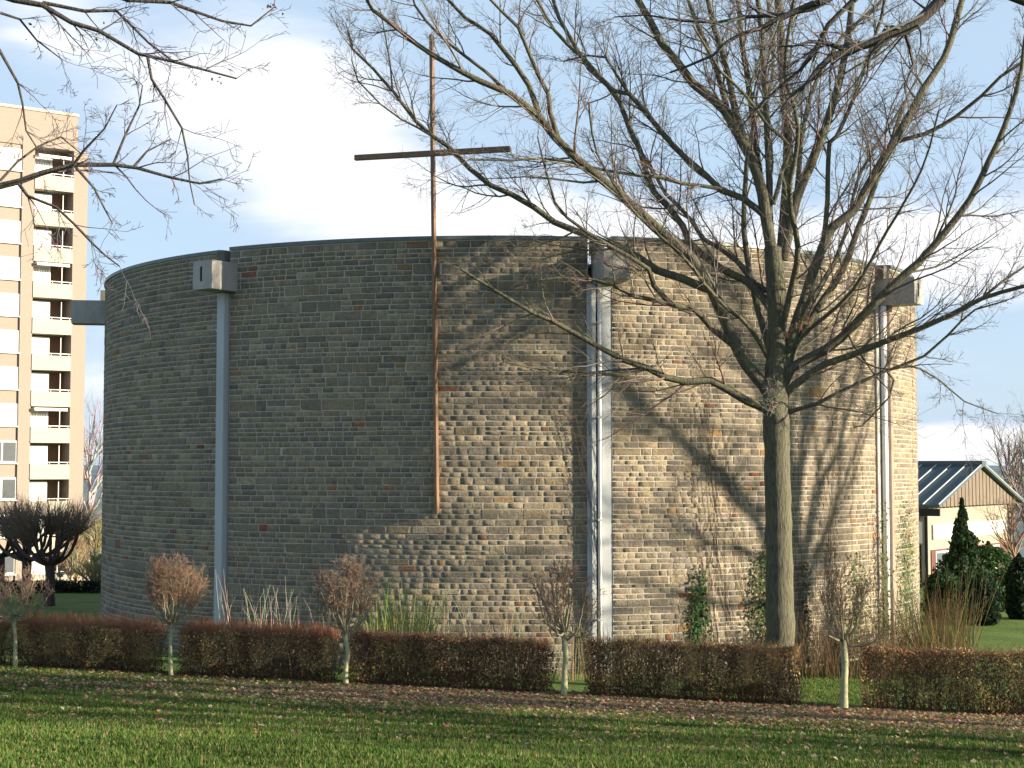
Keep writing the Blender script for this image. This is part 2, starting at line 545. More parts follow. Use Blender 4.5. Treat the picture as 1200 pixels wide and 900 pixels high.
walls = []
for a0, a1 in segs:
    mb = MB(); n = max(8, int((a1 - a0) * 30))
    for q in range(n):
        t0 = a0 + (a1 - a0) * q / n; t1 = a0 + (a1 - a0) * (q + 1) / n
        r0, r1 = seg_r(t0, a0, a1), seg_r(t1, a0, a1)
        A = [cp(t0, r0, -.3), cp(t1, r1, -.3), cp(t1, r1 - .42, -.3), cp(t0, r0 - .42, -.3)]
        mb.v += [tuple(p) for p in A] + [(p.x, p.y, HW) for p in A]; b = len(mb.v) - 8
        mb.f += [(b, b + 1, b + 5, b + 4), (b + 2, b + 3, b + 7, b + 6), (b + 4, b + 5, b + 6, b + 7)]; mb.m += [0] * 3
        if q == 0: mb.f.append((b + 3, b, b + 4, b + 7)); mb.m.append(0)
        if q == n - 1: mb.f.append((b + 1, b + 2, b + 6, b + 5)); mb.m.append(0)
    w = mb.build('stone_wall', M['mortar'], church); walls.append(w)
    # coping: folded metal cap standing proud of the stone
    mb = MB()
    for q in range(n):
        t0 = a0 + (a1 - a0) * q / n; t1 = a0 + (a1 - a0) * (q + 1) / n
        r0, r1 = seg_r(t0, a0, a1), seg_r(t1, a0, a1)
        pr = [(.06, HW - .07), (.06, HW + .03), (-.48, HW + .06), (-.48, HW - .05)]
        P0 = [cp(t0, r0 + d, z) for d, z in pr]; P1 = [cp(t1, r1 + d, z) for d, z in pr]
        b = len(mb.v); mb.v += [tuple(p) for p in P0 + P1]
        for e in range(4):
            e2 = (e + 1) % 4; mb.f.append((b + e, b + 4 + e, b + 4 + e2, b + e2)); mb.m.append(0)
        if q in (0, n - 1): mb.f.append(tuple(b + (0 if q == 0 else 4) + e for e in range(4))); mb.m.append(0)
    mb.build('coping', M['coping'], church)
# flat roof and dark inner core behind the slots
mb = MB()
ring = [cp(2 * math.pi * k / 64, RC - .40, 0) for k in range(64)]
mb.prism([(p.x, p.y, 11.2) for p in ring], (0, 0, .12)); mb.build('roof', M['roofing'], church)
mb = MB(); core = [cp(2 * math.pi * k / 64, RC - .46, 0) for k in range(64)]
mb.prism([(p.x, p.y, -.3) for p in core], (0, 0, 11.45)); mb.build('inner_wall', M['recess'], church)

# stones: irregular coursed masonry
PAL = [(.30, .25, .175), (.27, .23, .17), (.32, .27, .185), (.25, .215, .16), (.34, .28, .185), (.29, .245, .175), (.31, .255, .165), (.235, .20, .155), (.30, .25, .185), (.25, .22, .165), (.215, .19, .15), (.33, .265, .17), (.36, .31, .21), (.27, .235, .17)]
RED = [(.27, .12, .07), (.33, .18, .09), (.24, .13, .09), (.34, .22, .11)]
stones = []      # seg, th_mid, z_mid, w, h, proud, colour
for si, (a0, a1) in enumerate(segs):
    if si == 4: continue
    lo_s, hi_s = a0 * RC, a1 * RC
    if si == 5: lo_s = hi_s - R(25) * RC
    z = -.1
    while z < HW - .11:
        H = min(rnd.choice((.125, .14, .16, .17, .19, .21, .26, .31)) * rnd.uniform(.92, 1.08), HW - .10 - z)
        if HW - .1 - (z + H) < .10: H = HW - .1 - z
        s = lo_s
        while s < hi_s:
            Lc = min(rnd.uniform(.7, 2.4), hi_s - s)
            if hi_s - s - Lc < .3: Lc = hi_s - s
            rows = 1 if H < .24 else (1 if rnd.random() < .22 else 2)
            hs = [H] if rows == 1 else [H * (f := rnd.choice((.5, .42, .58))), H * (1 - f)]
            zz = z
            for hh in hs:
                x = s
                while x < s + Lc - 1e-4:
                    w = min(hh * rnd.uniform(.9, 3.3) + .06, s + Lc - x)
                    if s + Lc - x - w < .16: w = s + Lc - x
                    red = rnd.random() < .017
                    c = rnd.choice(RED if red else PAL); f = rnd.uniform(.70, 1.02)
                    th = (x + w / 2) / RC
                    stones.append((si, th, zz + hh / 2, w - .024, hh - .021, rnd.uniform(.002, .010), (c[0] * f, c[1] * f, c[2] * f * (1 if red else 1.03))))
                    x += w
                zz += hh
            s += Lc
        z += H


def stone_shape(rn):
    """unit stone: rock face, 4 x 3 grid of face points with chipped arrises; x,z in -.5...5, y = outwards 0..1"""
    vs = []
    for zi, zq in enumerate((-.5, -.41, .41, .5)):
        for xi, xq in enumerate((-.5, -.45, 0, .45, .5)):
            edge = xi in (0, 4) or zi in (0, 3)
            if edge: vs.append([xq + rn.uniform(-.008, .008), .0, zq + rn.uniform(-.025, .025)])
            else: vs.append([xq + rn.uniform(-.06, .06), rn.uniform(.72, 1.15), zq + rn.uniform(-.05, .05)])
    fs = []
    for zi in range(3):
        for xi in range(4): a = zi * 5 + xi; fs.append((a, a + 1, a + 6, a + 5))
    return np.array(vs), fs


shapes = [stone_shape(rnd) for _ in range(16)]
stone_data = []
for q, (vs, fs) in enumerate(shapes):
    me = bpy.data.meshes.new('stone'); me.from_pydata([(x, -y, z) for x, y, z in vs], [], fs); me.materials.append(M['stone_obj'])
    me.update(); stone_data.append(me)


def screen_area(st):
    si, th, z, w, h, pr, c = st
    p = cyl(th, RC, z); n = Vector((math.sin(th), -math.cos(th), 0)); d = Vector((0, 0, EYE)) - p
    cs = n.dot(d.normalized())
    if cs < .15 or z < 1.0: return 0
    px = 600 + F * p.x / p.y
    if not (110 < px < 1090): return 0
    isred = c[0] > 1.9 * c[2]
    return cs * w * h / d.length_squared * (1.35 if isred else 1)


order = sorted(range(len(stones)), key=lambda q: -screen_area(stones[q]))
single = set(order[:300])
Vs, Ls, Ss, Cs = [], [], [], []
base = 0
fq = np.array(shapes[0][1]).ravel()
for q, (si, th, z, w, h, pr, c) in enumerate(stones):
    a0, a1 = segs[si]; r = seg_r(th, a0, a1) + .002
    k = rnd.randrange(16)
    tilt = rnd.gauss(0, .010)
    if q in single:
        o = bpy.data.objects.new('stone', stone_data[k]); link(o, walls[si])
        o.location = cp(th, r, z); o.rotation_euler = (0, 0, th + tilt); o.scale = (w, pr + .007, h); o.color = (*c, 1)
    else:
        v = shapes[k][0]; ct, sn = math.cos(th + tilt), math.sin(th + tilt)
        x = v[:, 0] * w; y = -v[:, 1] * (pr + .007)
        o = cp(th, r, z)
        Vs.append(np.stack([o.x + x * ct - y * sn, o.y + x * sn + y * ct, o.z + v[:, 2] * h], 1))
        Ls.append(fq + base); Cs.append(np.tile(c, (20, 1))); base += 20
me = np_mesh('stonework', np.concatenate(Vs), np.concatenate(Ls), np.full(12 * len(Vs), 4), [M['stone']], np.concatenate(Cs))
tag(link(bpy.data.objects.new('stonework', me), church), kind='stuff')
print('stones', len(stones))

# concrete beam ends, paired columns and downpipes in each slot
for k, th in enumerate(angles):
    n = Vector((math.sin(th), -math.cos(th), 0)); u = Vector((math.cos(th), math.sin(th), 0)); up = Vector((0, 0, 1))
    bw = .76; long = 1.15 if k else 1.1
    shift = .22 if k else 0
    c = n * (RC - .4) + u * (shift - bw / 2)
    mb = MB(); mb.obox(c + up * 10.72, u, n, up, bw, .4 + long, .82); mb.mi = 1
    if k != 2: mb.obox(c + u * (bw * .38) + n * (.4 + long) + up * 10.95, u, n, up, .08, .008, .42)
    mb.build('concrete_beam', [M['concrete'], M['slot']], church, bevel=.02)
    mb = MB(); mb.obox(n * (RC - .45) + u * (shift - .42) + up * 11.54, u, n, up, .3, .62, .42); mb.build('parapet_return', M['recess'], church)
    if k == 0: continue
    mb = MB(); mb.obox(n * (RC - .46) + u * (.02 if k > 1 else -.02) + up * -.2, u, n, up, .30 if k != 3 else .2, .46 + (.34 if k == 1 else .12 if k == 2 else .26), 10.9); mb.build('column', M['column'] if k != 3 else M['concrete_brown'], church, bevel=.015)
    if k not in (1, 3):
        mb = MB(); mb.obox(n * (RC - .46) - u * .36 - up * .2, u, n, up, .24, .46 + .05, 10.9); mb.build('column', M['column'], church, bevel=.015)
    if k == 3:
        mb = MB(); mb.obox(n * (RC - .46) - u * .42 - up * .2, u, n, up, .28, .46, 10.9); mb.build('column', M['concrete'], church, bevel=.015)
    px_ = n * (RC + (.2 if k != 3 else .1)) - u * (.055 if k != 3 else .10)
    mb = MB(); mb.tube([px_ + up * -.1, px_ + up * 5, px_ + up * 10.7], .055 if k != 3 else .1, .055 if k != 3 else .1, 10)
    pipe = mb.build('downpipe', M['pipe'], church, smooth=True)
    for zz in (1.5, 4.2, 7.0, 9.6):
        mb = MB(); mb.obox(px_ + up * zz - u * .07 - n * .1, u, n, up, .14, .17, .05); mb.build('pipe_clip', M['column'], pipe)

# ------------------------------------------------------------------ tall steel cross in front of the drum
th = R(-14); cu = Vector((math.cos(th), math.sin(th), 0)); cn = Vector((math.sin(th), -math.cos(th), 0)); up = Vector((0, 0, 1))
cb = at(510.5, 602, 41.9); ct_ = at(504.5, 40, 41.9)
cross = empty('cross', cb); tag(cross, 'tall thin rusty steel cross mounted on the church wall and rising above it', 'cross')
d = (ct_ - cb)
mb = MB()
u1, n1_ = cu * .085, cn * -.22
A = [Vector((0, 0, 0)) - u1 / 2, u1 / 2, u1 / 2 + n1_, -u1 / 2 + n1_]
mb.quadbox([*A, *[a + d for a in A]]); mb.build('upright', M['rust'], cross, bevel=.006)
pl, pr_ = at(415, 183.5, 42.5), at(597, 175, 41.3)
cu2 = (pr_ - pl); cu2.z = 0; Lc = cu2.length; cu2.normalize(); cn2 = Vector((cu2.y, -cu2.x, 0))
mid = (pl + pr_) / 2
mb = MB(); mb.obox(mid - cb - cu2 * Lc / 2 - up * .075 + cn2 * .004, cu2, -cn2, up, Lc, .14, .15); mb.build('crossbar', M['rust'], cross, bevel=.006)
mb = MB()
for zz in (1.2, 3.6, 6.0): mb.obox(d * (zz / d.z) + n1_ * .9 - u1 * .2, cu, -cn, up, .05, .45, .08)
mb.build('wall_bracket', M['rust'], cross)

# ------------------------------------------------------------------ trees
def rv(rn): 
    while True:
        v = Vector((rn.uniform(-1, 1), rn.uniform(-1, 1), rn.uniform(-1, 1)))
        if .05 < v.length < 1: return v.normalized()


def grow(T, rn, p, d, length, r0, level, spec, col):
    """a wandering branch with side shoots; spec[level] = (segments, sides, shoots, length factor, angle, upward pull)"""
    nseg, k, shoots, lf, ang, pull = spec[level]
    pts = [p.copy()]; rad = [r0]; d = d.normalized(); sl = length / nseg
    for q in range(nseg):
        d = (d + rv(rn) * .20 + Vector((0, 0, pull))).normalized()
        p = p + d * sl; pts.append(p.copy()); rad.append(max(.0032, r0 * (1 - .8 * (q + 1) / nseg)))
    T.add(pts, rad, k, tuple(v * rn.uniform(.75, 1.25) for v in col))
    if level + 1 < len(spec) and shoots:
        m = max(1, int(shoots * rn.uniform(.7, 1.3)))
        for s in range(m):
            t = rn.uniform(.15, 1.0); q = min(nseg - 1, int(t * nseg)); f = t * nseg - q
            pp = pts[q].lerp(pts[q + 1], f); dd = (pts[q + 1] - pts[q]).normalized()
            side = dd.cross(rv(rn)).normalized(); a = R(ang) * rn.uniform(.7, 1.3)
            grow(T, rn, pp, dd * math.cos(a) + side * math.sin(a), length * lf * rn.uniform(.55, 1.25) * (1.15 - .5 * t), max(.0042, (r0 * (1 - .8 * t)) * .62), level + 1, spec, col)


def smooth_path(pts, rad, step=.35, jit=0, rn=None):
    """Catmull-Rom resampling of a traced limb"""
    P = [Vector(p) for p in pts]; out_p, out_r = [], []
    for q in range(len(P) - 1):
        p0 = P[max(0, q - 1)]; p1 = P[q]; p2 = P[q + 1]; p3 = P[min(len(P) - 1, q + 2)]
        m = max(1, int((p2 - p1).length / step))
        for s in range(m):
            t = s / m; t2 = t * t; t3 = t2 * t
            v = .5 * ((2 * p1) + (-p0 + p2) * t + (2 * p0 - 5 * p1 + 4 * p2 - p3) * t2 + (-p0 + 3 * p1 - 3 * p2 + p3) * t3)
            if jit and out_p: v = v + rv(rn) * jit
            out_p.append(v); out_r.append(rad[q] + (rad[q + 1] - rad[q]) * t)
    out_p.append(P[-1]); out_r.append(rad[-1]); return out_p, out_r


SPEC_TWIG = [(7, 4, 10, .42, 42, .05), (4, 3, 4.5, .5, 42, .04), (3, 3, 0, 0, 0, .02)]


def traced_tree(root, limbs, Y0, rn, mat, col, ppm_y, dens=1.0, ext=True, twig_col=None, spec=SPEC_TWIG, lenf=1.0, rs=1.0):
    """limbs: (radius px start, radius px end, depth change, [(px,py)...]) traced from the photo; each becomes a limb part"""
    T = Tubes(); nodes = []
    origin = root.location
    for li, (r0, r1, dd, path) in enumerate(limbs):
        if nodes:
            b = min(nodes, key=lambda n: (n[0] - path[0][0]) ** 2 + (n[1] - path[0][1]) ** 2); dep = b[2]
        else: dep = Y0
        m = len(path); P = []; Rr = []
        for q, (x, y) in enumerate(path):
            t = q / (m - 1); dep_q = dep + dd * (t ** 1.2)
            P.append(at(x, y, dep_q)); Rr.append((r0 + (r1 - r0) * t) * rs * dep_q / F); nodes.append((x, y, dep_q))
        if ext and path[-1][1] <= 5:      # crown goes on above the frame
            dlast = (P[-1] - P[-2]).normalized()
            for e in range(4):
                dlast = (dlast + rv(rn) * .16 + Vector((0, 0, .05))).normalized(); P.append(P[-1] + dlast * .9); Rr.append(Rr[-1] * .72)
        P, Rr = smooth_path(P, Rr, .4, .012, rn)
        tb = Tubes(); tb.add([p - origin for p in P], Rr, 9 if r0 > 5 else 6)
        o = tb.build('limb', [mat], root)
        tot = 0
        for q in range(1, len(P)):
            seg = P[q] - P[q - 1]; sl = seg.length; r = Rr[q]; tt = q / len(P)
            nb = dens * sl / .30 * (.35 if r > .12 else 1.0)
            if tt < .12: nb *= .3
            cnt = int(nb) + (rn.random() < nb % 1)
            for _ in range(cnt):
                dn = seg.normalized(); side = dn.cross(rv(rn)).normalized()
                a = R(rn.uniform(22, 55)); d0 = dn * math.cos(a) + side * math.sin(a)
                ln = lenf * rn.uniform(.35, 1.0) ** 1.3 * min(3.6, 1.3 + 20 * r)
                grow(T, rn, P[q] - origin, d0, ln, min(r * .5, .012 + .006 * ln), 0, spec, twig_col or col)
    c = T.build('crown', [M['twig']], root); tag(c, kind='stuff')
    return root


base = at(914, 700, 38.0); base.z = gz(base.x, 38.0)
main = empty('bare_tree', base); tag(main, 'large leafless tree with thick grey-green trunk directly before the church wall', 'tree')
# trunk
tp = [(914, None), (914, 770), (914, 700), (913, 640), (911, 570), (910, 510), (909, 470), (909, 430), (910, 380), (909, 330), (906, 290)]
tr = [25, 19, 17, 16.5, 16, 16.5, 16, 13, 12, 12, 11]
P = [Vector((base.x, base.y, base.z - .1))] + [at(x, y, 38.0) for x, y in tp[1:]]
Rr = [r * .92 * 38 / F for r in tr]
P, Rr = smooth_path(P, Rr, .25, .018, rnd)
Rr = [r * rnd.uniform(.96, 1.05) for r in Rr]
tb = Tubes(); tb.add([p - base for p in P], Rr, 18); tb.build('trunk', [M['bark']], main)
LIMBS = [
    (10, 5.5, -.6, [(905, 300), (897, 250), (888, 205), (870, 165), (850, 130), (838, 118), (812, 97), (795, 75), (775, 50), (762, 25), (748, 0)]),
    (9, 6, .6, [(916, 300), (919, 260), (922, 217), (923, 160), (918, 100), (915, 43), (912, 0)]),
    (9, 4.5, -.3, [(918, 305), (933, 233), (950, 193), (967, 150), (980, 110), (990, 67), (997, 20), (1000, -4)]),
    (9, 5, 1.6, [(918, 445), (924, 407), (943, 350), (960, 300), (975, 267), (1000, 247), (1027, 200), (1047, 167), (1067, 133), (1083, 103), (1107, 67), (1120, 27), (1128, 0)]),
    (9, 3, -1.5, [(918, 450), (927, 432), (967, 410), (1000, 383), (1033, 347), (1077, 307), (1107, 273), (1137, 233), (1160, 187), (1177, 150), (1190, 110), (1197, 80), (1202, 40)]),
    (7, 2.8, -2.5, [(918, 466), (930, 453), (967, 427), (1000, 415), (1033, 402), (1077, 385), (1117, 367), (1150, 350), (1200, 335), (1260, 318)]),
    (4.5, 1.4, -1.5, [(922, 484), (933, 480), (957, 473), (983, 460), (1033, 437), (1083, 417), (1110, 393), (1143, 363), (1180, 352)]),
    (8, 2.2, -2.2, [(900, 482), (893, 476), (875, 470), (850, 455), (832, 445), (805, 447), (780, 442), (757, 431), (732, 422), (700, 406), (675, 392), (650, 377), (625, 367), (600, 352), (575, 337), (540, 315)]),
    (11, 3, -1.8, [(905, 468), (895, 452), (875, 428), (856, 390), (835, 340), (810, 302), (790, 285), (762, 260), (737, 237), (707, 212), (675, 185), (650, 160), (632, 137), (617, 125), (597, 110), (562, 95), (525, 75), (507, 65), (467, 35), (437, 12), (430, 0)]),
    (5, 2.5, .8, [(632, 137), (620, 100), (605, 77), (587, 55), (575, 40), (545, 20), (525, 0)]),
    (4.5, 2.2, -.8, [(655, 165), (645, 132), (642, 110), (630, 87), (620, 62), (607, 32), (590, 15), (575, 0)]),
    (3, 1.8, .9, [(597, 110), (570, 85), (545, 65), (525, 50), (500, 25), (487, 7), (484, 0)]),
    (7, 3, 2.4, [(902, 360), (895, 350), (875, 330), (845, 315), (825, 300), (808, 285), (800, 265), (785, 245), (767, 225), (757, 200), (750, 175), (737, 150), (727, 120), (712, 100), (690, 80), (675, 55), (655, 20), (648, 0)]),
    (5, 2.5, 3.2, [(905, 345), (882, 330), (865, 307), (845, 292), (825, 280), (812, 260), (795, 242), (780, 227), (762, 195), (740, 160)]),
    (6, 2.6, 1.0, [(893, 250), (887, 245), (870, 232), (845, 222), (825, 204), (800, 182), (780, 160), (757, 132), (737, 110), (720, 107), (705, 92), (687, 72), (665, 52), (650, 35), (630, 0)]),
    (3, 1.3, 1.0, [(737, 110), (722, 87), (710, 67), (687, 65), (660, 72)]),
    (3.5, 1.8, -1.4, [(850, 222), (840, 220), (800, 215), (770, 207), (745, 205), (712, 200), (680, 192), (640, 186), (600, 188), (550, 187)]),
    (6.5, 1.5, -2.0, [(857, 402), (835, 385), (822, 370), (812, 362), (790, 358), (770, 352), (745, 347), (720, 335), (695, 328), (660, 325), (620, 330)]),
    (5, 1.3, -1.6, [(790, 358), (782, 352), (767, 335), (760, 315), (737, 300), (712, 287), (687, 272), (665, 255), (650, 237), (640, 200), (630, 160)]),
    (7.5, 1.8, 1.6, [(835, 340), (825, 337), (800, 327), (770, 317), (745, 300), (722, 290), (700, 280), (675, 270), (650, 260), (625, 242), (600, 228), (575, 217), (550, 197), (525, 172), (507, 160), (487, 142), (470, 120), (460, 107), (437, 80), (412, 57), (408, 35)]),
    (2, 1, -.6, [(507, 160), (490, 150), (470, 140), (445, 122), (420, 95), (412, 70)]),
    (1.6, .9, .5, [(460, 107), (457, 75), (452, 42), (445, 10)]),
    (3.5, 1.2, -.9, [(757, 432), (732, 439), (700, 437), (650, 434), (620, 430), (590, 424)]),
    (5.5, 3, 1.0, [(870, 168), (853, 130), (840, 83), (827, 50), (813, 17), (807, 0)]),
    (6, 4, -.9, [(884, 192), (863, 133), (850, 73), (837, 33), (830, 0)]),
    (6, 4, 1.5, [(892, 225), (888, 190), (883, 143), (875, 83), (868, 40), (865, 0)]),
    (6, 4, -1.3, [(903, 270), (900, 173), (897, 117), (895, 67), (890, 17), (888, 0)]),
    (4.5, 2.5, 2.0, [(933, 233), (936, 200), (940, 160), (950, 110), (967, 77), (987, 43), (1013, 20), (1033, 0)]),
    (4, 1.6, -2.0, [(906, 240), (917, 200), (927, 173), (900, 147), (873, 110), (843, 83), (830, 60), (812, 30)]),
    (4, 2, -1.6, [(1050, 166), (1083, 157), (1120, 137), (1150, 113), (1173, 90), (1200, 72), (1240, 50)]),
    (7, 3.5, 2.6, [(920, 440), (927, 417), (953, 370), (987, 317), (1000, 283), (1013, 250), (1027, 213), (1040, 180), (1060, 120)]),
    (4.5, 2.5, -1.0, [(964, 292), (968, 260), (970, 233), (972, 167), (980, 160), (1000, 117), (1017, 67), (1033, 20), (1037, 0)]),
    (2.5, 1.2, .5, [(1150, 350), (1175, 330), (1200, 313), (1240, 290)]),
    (2.2, 1, .6, [(1040, 436), (1048, 445), (1043, 465), (1025, 485), (1010, 499), (1000, 501)]),
    (2, .9, .6, [(1060, 428), (1078, 432), (1100, 445), (1130, 470), (1170, 485)]),
    (2.2, .9, -.5, [(990, 383), (1000, 403), (1025, 440), (1040, 455)]),
]
LIMBS += [
    (6, 2.5, -5.5, [(912, 400), (925, 350), (935, 290), (925, 230), (935, 150), (920, 80), (930, 0)]),
    (6, 2.5, 4.5, [(905, 420), (890, 370), (875, 300), (872, 240), (880, 160), (905, 90), (900, 0)]),
    (4, 1.5, -5.0, [(905, 430), (880, 385), (840, 350), (800, 300), (745, 250), (700, 180), (690, 120)]),
    (4, 1.5, -5.0, [(916, 420), (950, 385), (1000, 340), (1040, 270), (1080, 200), (1100, 130)]),
    (4, 1.5, 5.0, [(914, 410), (945, 360), (985, 290), (1010, 200), (1060, 120), (1090, 60)]),
]
TWC = (.15, .125, .10)
traced_tree(main, LIMBS, 38.0, rnd, M['bark'], TWC, 0, dens=.85, rs=.72)
# last dry leaves and the whiskery burr shoots at the fork
T = Tubes()
for q in range(46):
    p = at(rnd.uniform(893, 915), rnd.uniform(455, 482), 37.66)
    grow(T, rnd, p - base, Vector((rnd.uniform(-1, .7), -1, rnd.uniform(-.8, .9))), rnd.uniform(.2, .55), .006, 1, SPEC_TWIG, (.36, .33, .26))
T.build('burr_shoots', [M['twig']], main)


def leaf_clump(root, spots, n, size, origin, col=(.30, .16, .08)):
    P = []
    for s in spots:
        for _ in range(n): P.append(s + rv(rnd) * abs(rnd.gauss(0, .12)))
    cols = np.array([[c * rnd.uniform(.6, 1.4) for c in col] for _ in P])
    me = leaf_mesh('dry_leaves', P, size, [M['litter']], cols, origin=origin)
    o = link(bpy.data.objects.new('dry_leaves', me), root); tag(o, kind='stuff')


leaf_clump(main, [at(920, 392, 37.4), at(928, 386, 37.3), at(936, 382, 37.2), at(944, 378, 37.1)], 14, .10, base, (.42, .24, .12))


def copy_tree(root, loc, rz, scale, label, group=None):
    c = root.copy(); sc.collection.objects.link(c); c.location = loc; c.rotation_euler = (0, 0, rz); c.scale = (scale,) * 3; c['label'] = label
    if group: c['group'] = group
    for ch in root.children:
        d = ch.copy(); sc.collection.objects.link(d); d.parent = c
    return c


# trees that stand outside the picture towards the sun; their shadows fall on the wall and the lawn
SHADE = [(31.5, 38.15, 17, .95, 'leafless tree beyond the frame whose shadow falls on the church wall'),
         (46.0, 20.0, 130, 1.0, 'leafless tree beyond the frame shading the middle of the lawn'),
         (44.0, 13.0, 250, .9, 'leafless tree beyond the frame shading the near lawn'),
         (30.0, 2.0, 310, .8, 'leafless tree beyond the frame nearest the photographer')]
for x, y, rz, s, lab in SHADE:
    copy_tree(main, (x, y, gz(x, y) - .1), R(rz), s, lab)

# big tree just outside the frame on the sunny side: dark boughs hang into the top of the picture
tb_loc = Vector((12.6, 24.5, gz(12.6, 24.5)))
right = empty('bare_tree', tb_loc); tag(right, 'dark foreground tree whose heavy boughs hang into the top edge of the view', 'tree')
P, Rr = smooth_path([tb_loc + Vector((0, 0, -.1)), tb_loc + Vector((.1, 0, 3)), tb_loc + Vector((0, .1, 6)), tb_loc + Vector((-.1, .1, 9)), tb_loc + Vector((.2, .2, 13))], [.45, .36, .32, .26, .14], .4, .01, rnd)
tb = Tubes(); tb.add([p - tb_loc for p in P], Rr, 14); tb.build('trunk', [M['bark_dark']], right)


def off_limb(root, pts, r0, r1):
    P, Rr = smooth_path(pts, [r0 + (r1 - r0) * q / (len(pts) - 1) for q in range(len(pts))], .4, .01, rnd)
    tb = Tubes(); tb.add([p - root.location for p in P], Rr, 8); tb.build('limb', [M['bark_dark']], root)


j1, j2, j3 = at(1102, 0, 23.0), at(1000, 0, 23.0), at(960, 3, 23.0)
off_limb(right, [tb_loc + Vector((0, 0, 8.2)), tb_loc + Vector((-2.0, -.5, 11.2)), tb_loc + Vector((-4.2, -1, 11.6)), at(1115, -30, 23.0), j1], .15, .088)
off_limb(right, [tb_loc + Vector((0, 0, 9.0)), tb_loc + Vector((-3.0, -.5, 12.6)), at(1040, -40, 23.0), j2], .11, .055)
off_limb(right, [at(1040, -40, 23.0), at(1000, -14, 23.0), j3], .07, .045)
RLIMBS = [
    (7, 5, 0, [(1102, 0), (1092, 12), (1075, 27), (1060, 36), (1040, 40), (1030, 49), (1007, 54), (995, 60), (975, 66)]),
    (4.5, 1.5, -.3, [(975, 66), (960, 80), (945, 100), (930, 108), (915, 130)]),
    (3.5, 1, .5, [(1000, 0), (970, 30), (960, 50), (937, 82), (915, 100), (900, 115), (880, 136), (868, 150)]),
    (3.8, 1.2, .3, [(960, 3), (950, 5), (912, 21), (892, 32), (867, 40), (850, 50), (835, 65), (805, 77), (785, 85)]),
    (3, .8, .8, [(975, -2), (950, 12), (912, 18), (875, 20), (840, 27), (800, 25), (757, 17), (720, 20)]),
    (3, .8, -.6, [(995, 60), (970, 50), (950, 48), (930, 55), (900, 52), (870, 60)]),
    (2.5, .8, .7, [(1060, 36), (1066, 55), (1070, 75), (1060, 100), (1066, 130)]),
    (2.5, .8, -.7, [(1040, 40), (1020, 62), (1015, 90), (1005, 110)]),
    (2.2, .7, .9, [(1075, 27), (1085, 10), (1060, -8)]),
]
SPEC_FG = [(5, 3, 5, .5, 45, -.02), (4, 3, 3, .5, 45, -.02), (3, 3, 0, 0, 0, 0)]
traced_tree(right, RLIMBS, 23.0, rnd, M['bark_dark'], (.10, .09, .09), 0, dens=1.6, ext=False, spec=SPEC_FG, lenf=.8)
leaf_clump(right, [at(1040, 34, 23.0), at(1045, 36, 23.0)], 8, .07, tb_loc, (.12, .08, .06))

# tree beyond the other edge, with fine hanging twigs
tl_loc = Vector((-10.6, 21.5, gz(-10.6, 21.5)))
left = empty('bare_tree', tl_loc); tag(left, 'foreground tree whose thin twigs reach across the apartment tower', 'tree')
P, Rr = smooth_path([tl_loc + Vector((0, 0, -.1)), tl_loc + Vector((.1, 0, 3)), tl_loc + Vector((0, .1, 6)), tl_loc + Vector((-.1, .1, 9)), tl_loc + Vector((.2, .2, 12))], [.40, .32, .28, .22, .12], .4, .01, rnd)
tb = Tubes(); tb.add([p - tl_loc for p in P], Rr, 14); tb.build('trunk', [M['bark_dark']], left)
off_limb(left, [tl_loc + Vector((0, 0, 6.0)), at(-90, 235, 20.5), at(-40, 228, 20.2), at(0, 218, 20.0)], .10, .047)
off_limb(left, [tl_loc + Vector((0, 0, 8.2)), at(-80, -20, 20.5), at(-20, -14, 20.2), at(17, 0, 20.0)], .09, .042)
off_limb(left, [tl_loc + Vector((0, 0, 8.8)), at(20, -40, 20.5), at(90, -18, 20.2), at(150, 0, 20.0)], .07, .03)
off_limb(left, [at(-60, -18, 20.4), at(-25, 20, 20.2), at(0, 60, 20.0)], .04, .022)
LLIMBS = [
    (3.8, 1.1, 0, [(17, 0), (50, 7), (83, 27), (117, 37), (160, 63), (200, 72), (240, 83), (277, 92)]),
    (4.2, 1.0, 0, [(0, 218), (23, 212), (50, 202), (87, 192), (133, 193), (160, 197), (200, 208), (233, 215), (260, 210)]),
    (2.6, .8, .4, [(150, 0), (200, 2), (227, 13), (260, 25), (293, 30), (322, 8)]),
    (2.4, .9, .3, [(50, 3), (100, 13), (135, 12), (155, 30), (175, 50), (200, 70), (225, 78)]),
    (2, .7, .4, [(173, 67), (177, 93), (193, 117), (213, 150), (220, 183), (222, 213), (228, 240)]),
    (2, .8, .4, [(133, 192), (147, 160), (163, 123), (167, 100)]),
    (2, .7, -.4, [(87, 192), (97, 177), (123, 150), (137, 123)]),
    (1.8, .7, .3, [(157, 195), (173, 177), (200, 163)]),
    (2.2, .8, -.5, [(20, 213), (33, 230), (67, 243), (87, 263), (107, 283), (123, 300), (140, 312)]),
    (1.8, .7, .3, [(87, 194), (110, 220), (122, 245), (132, 262)]),
    (2, .8, .3, [(0, 60), (20, 97), (27, 123), (30, 153), (43, 173)]),
    (1.8, .7, .3, [(0, 15), (23, 23), (43, 47), (73, 70)]),
    (1.8, .7, .3, [(0, 212), (20, 190), (45, 172), (70, 160), (95, 180)]),
]
traced_tree(left, LLIMBS, 20.0, rnd, M['bark_dark'], (.11, .10, .12), 0, dens=1.2, ext=False, spec=SPEC_FG, lenf=.62)
leaf_clump(left, [at(320, 4, 20.5), at(313, 7, 20.5), at(107, 220, 20.1), at(117, 35, 20), at(258, 97, 20), at(40, 35, 20)], 4, .05, tl_loc, (.10, .06, .06))

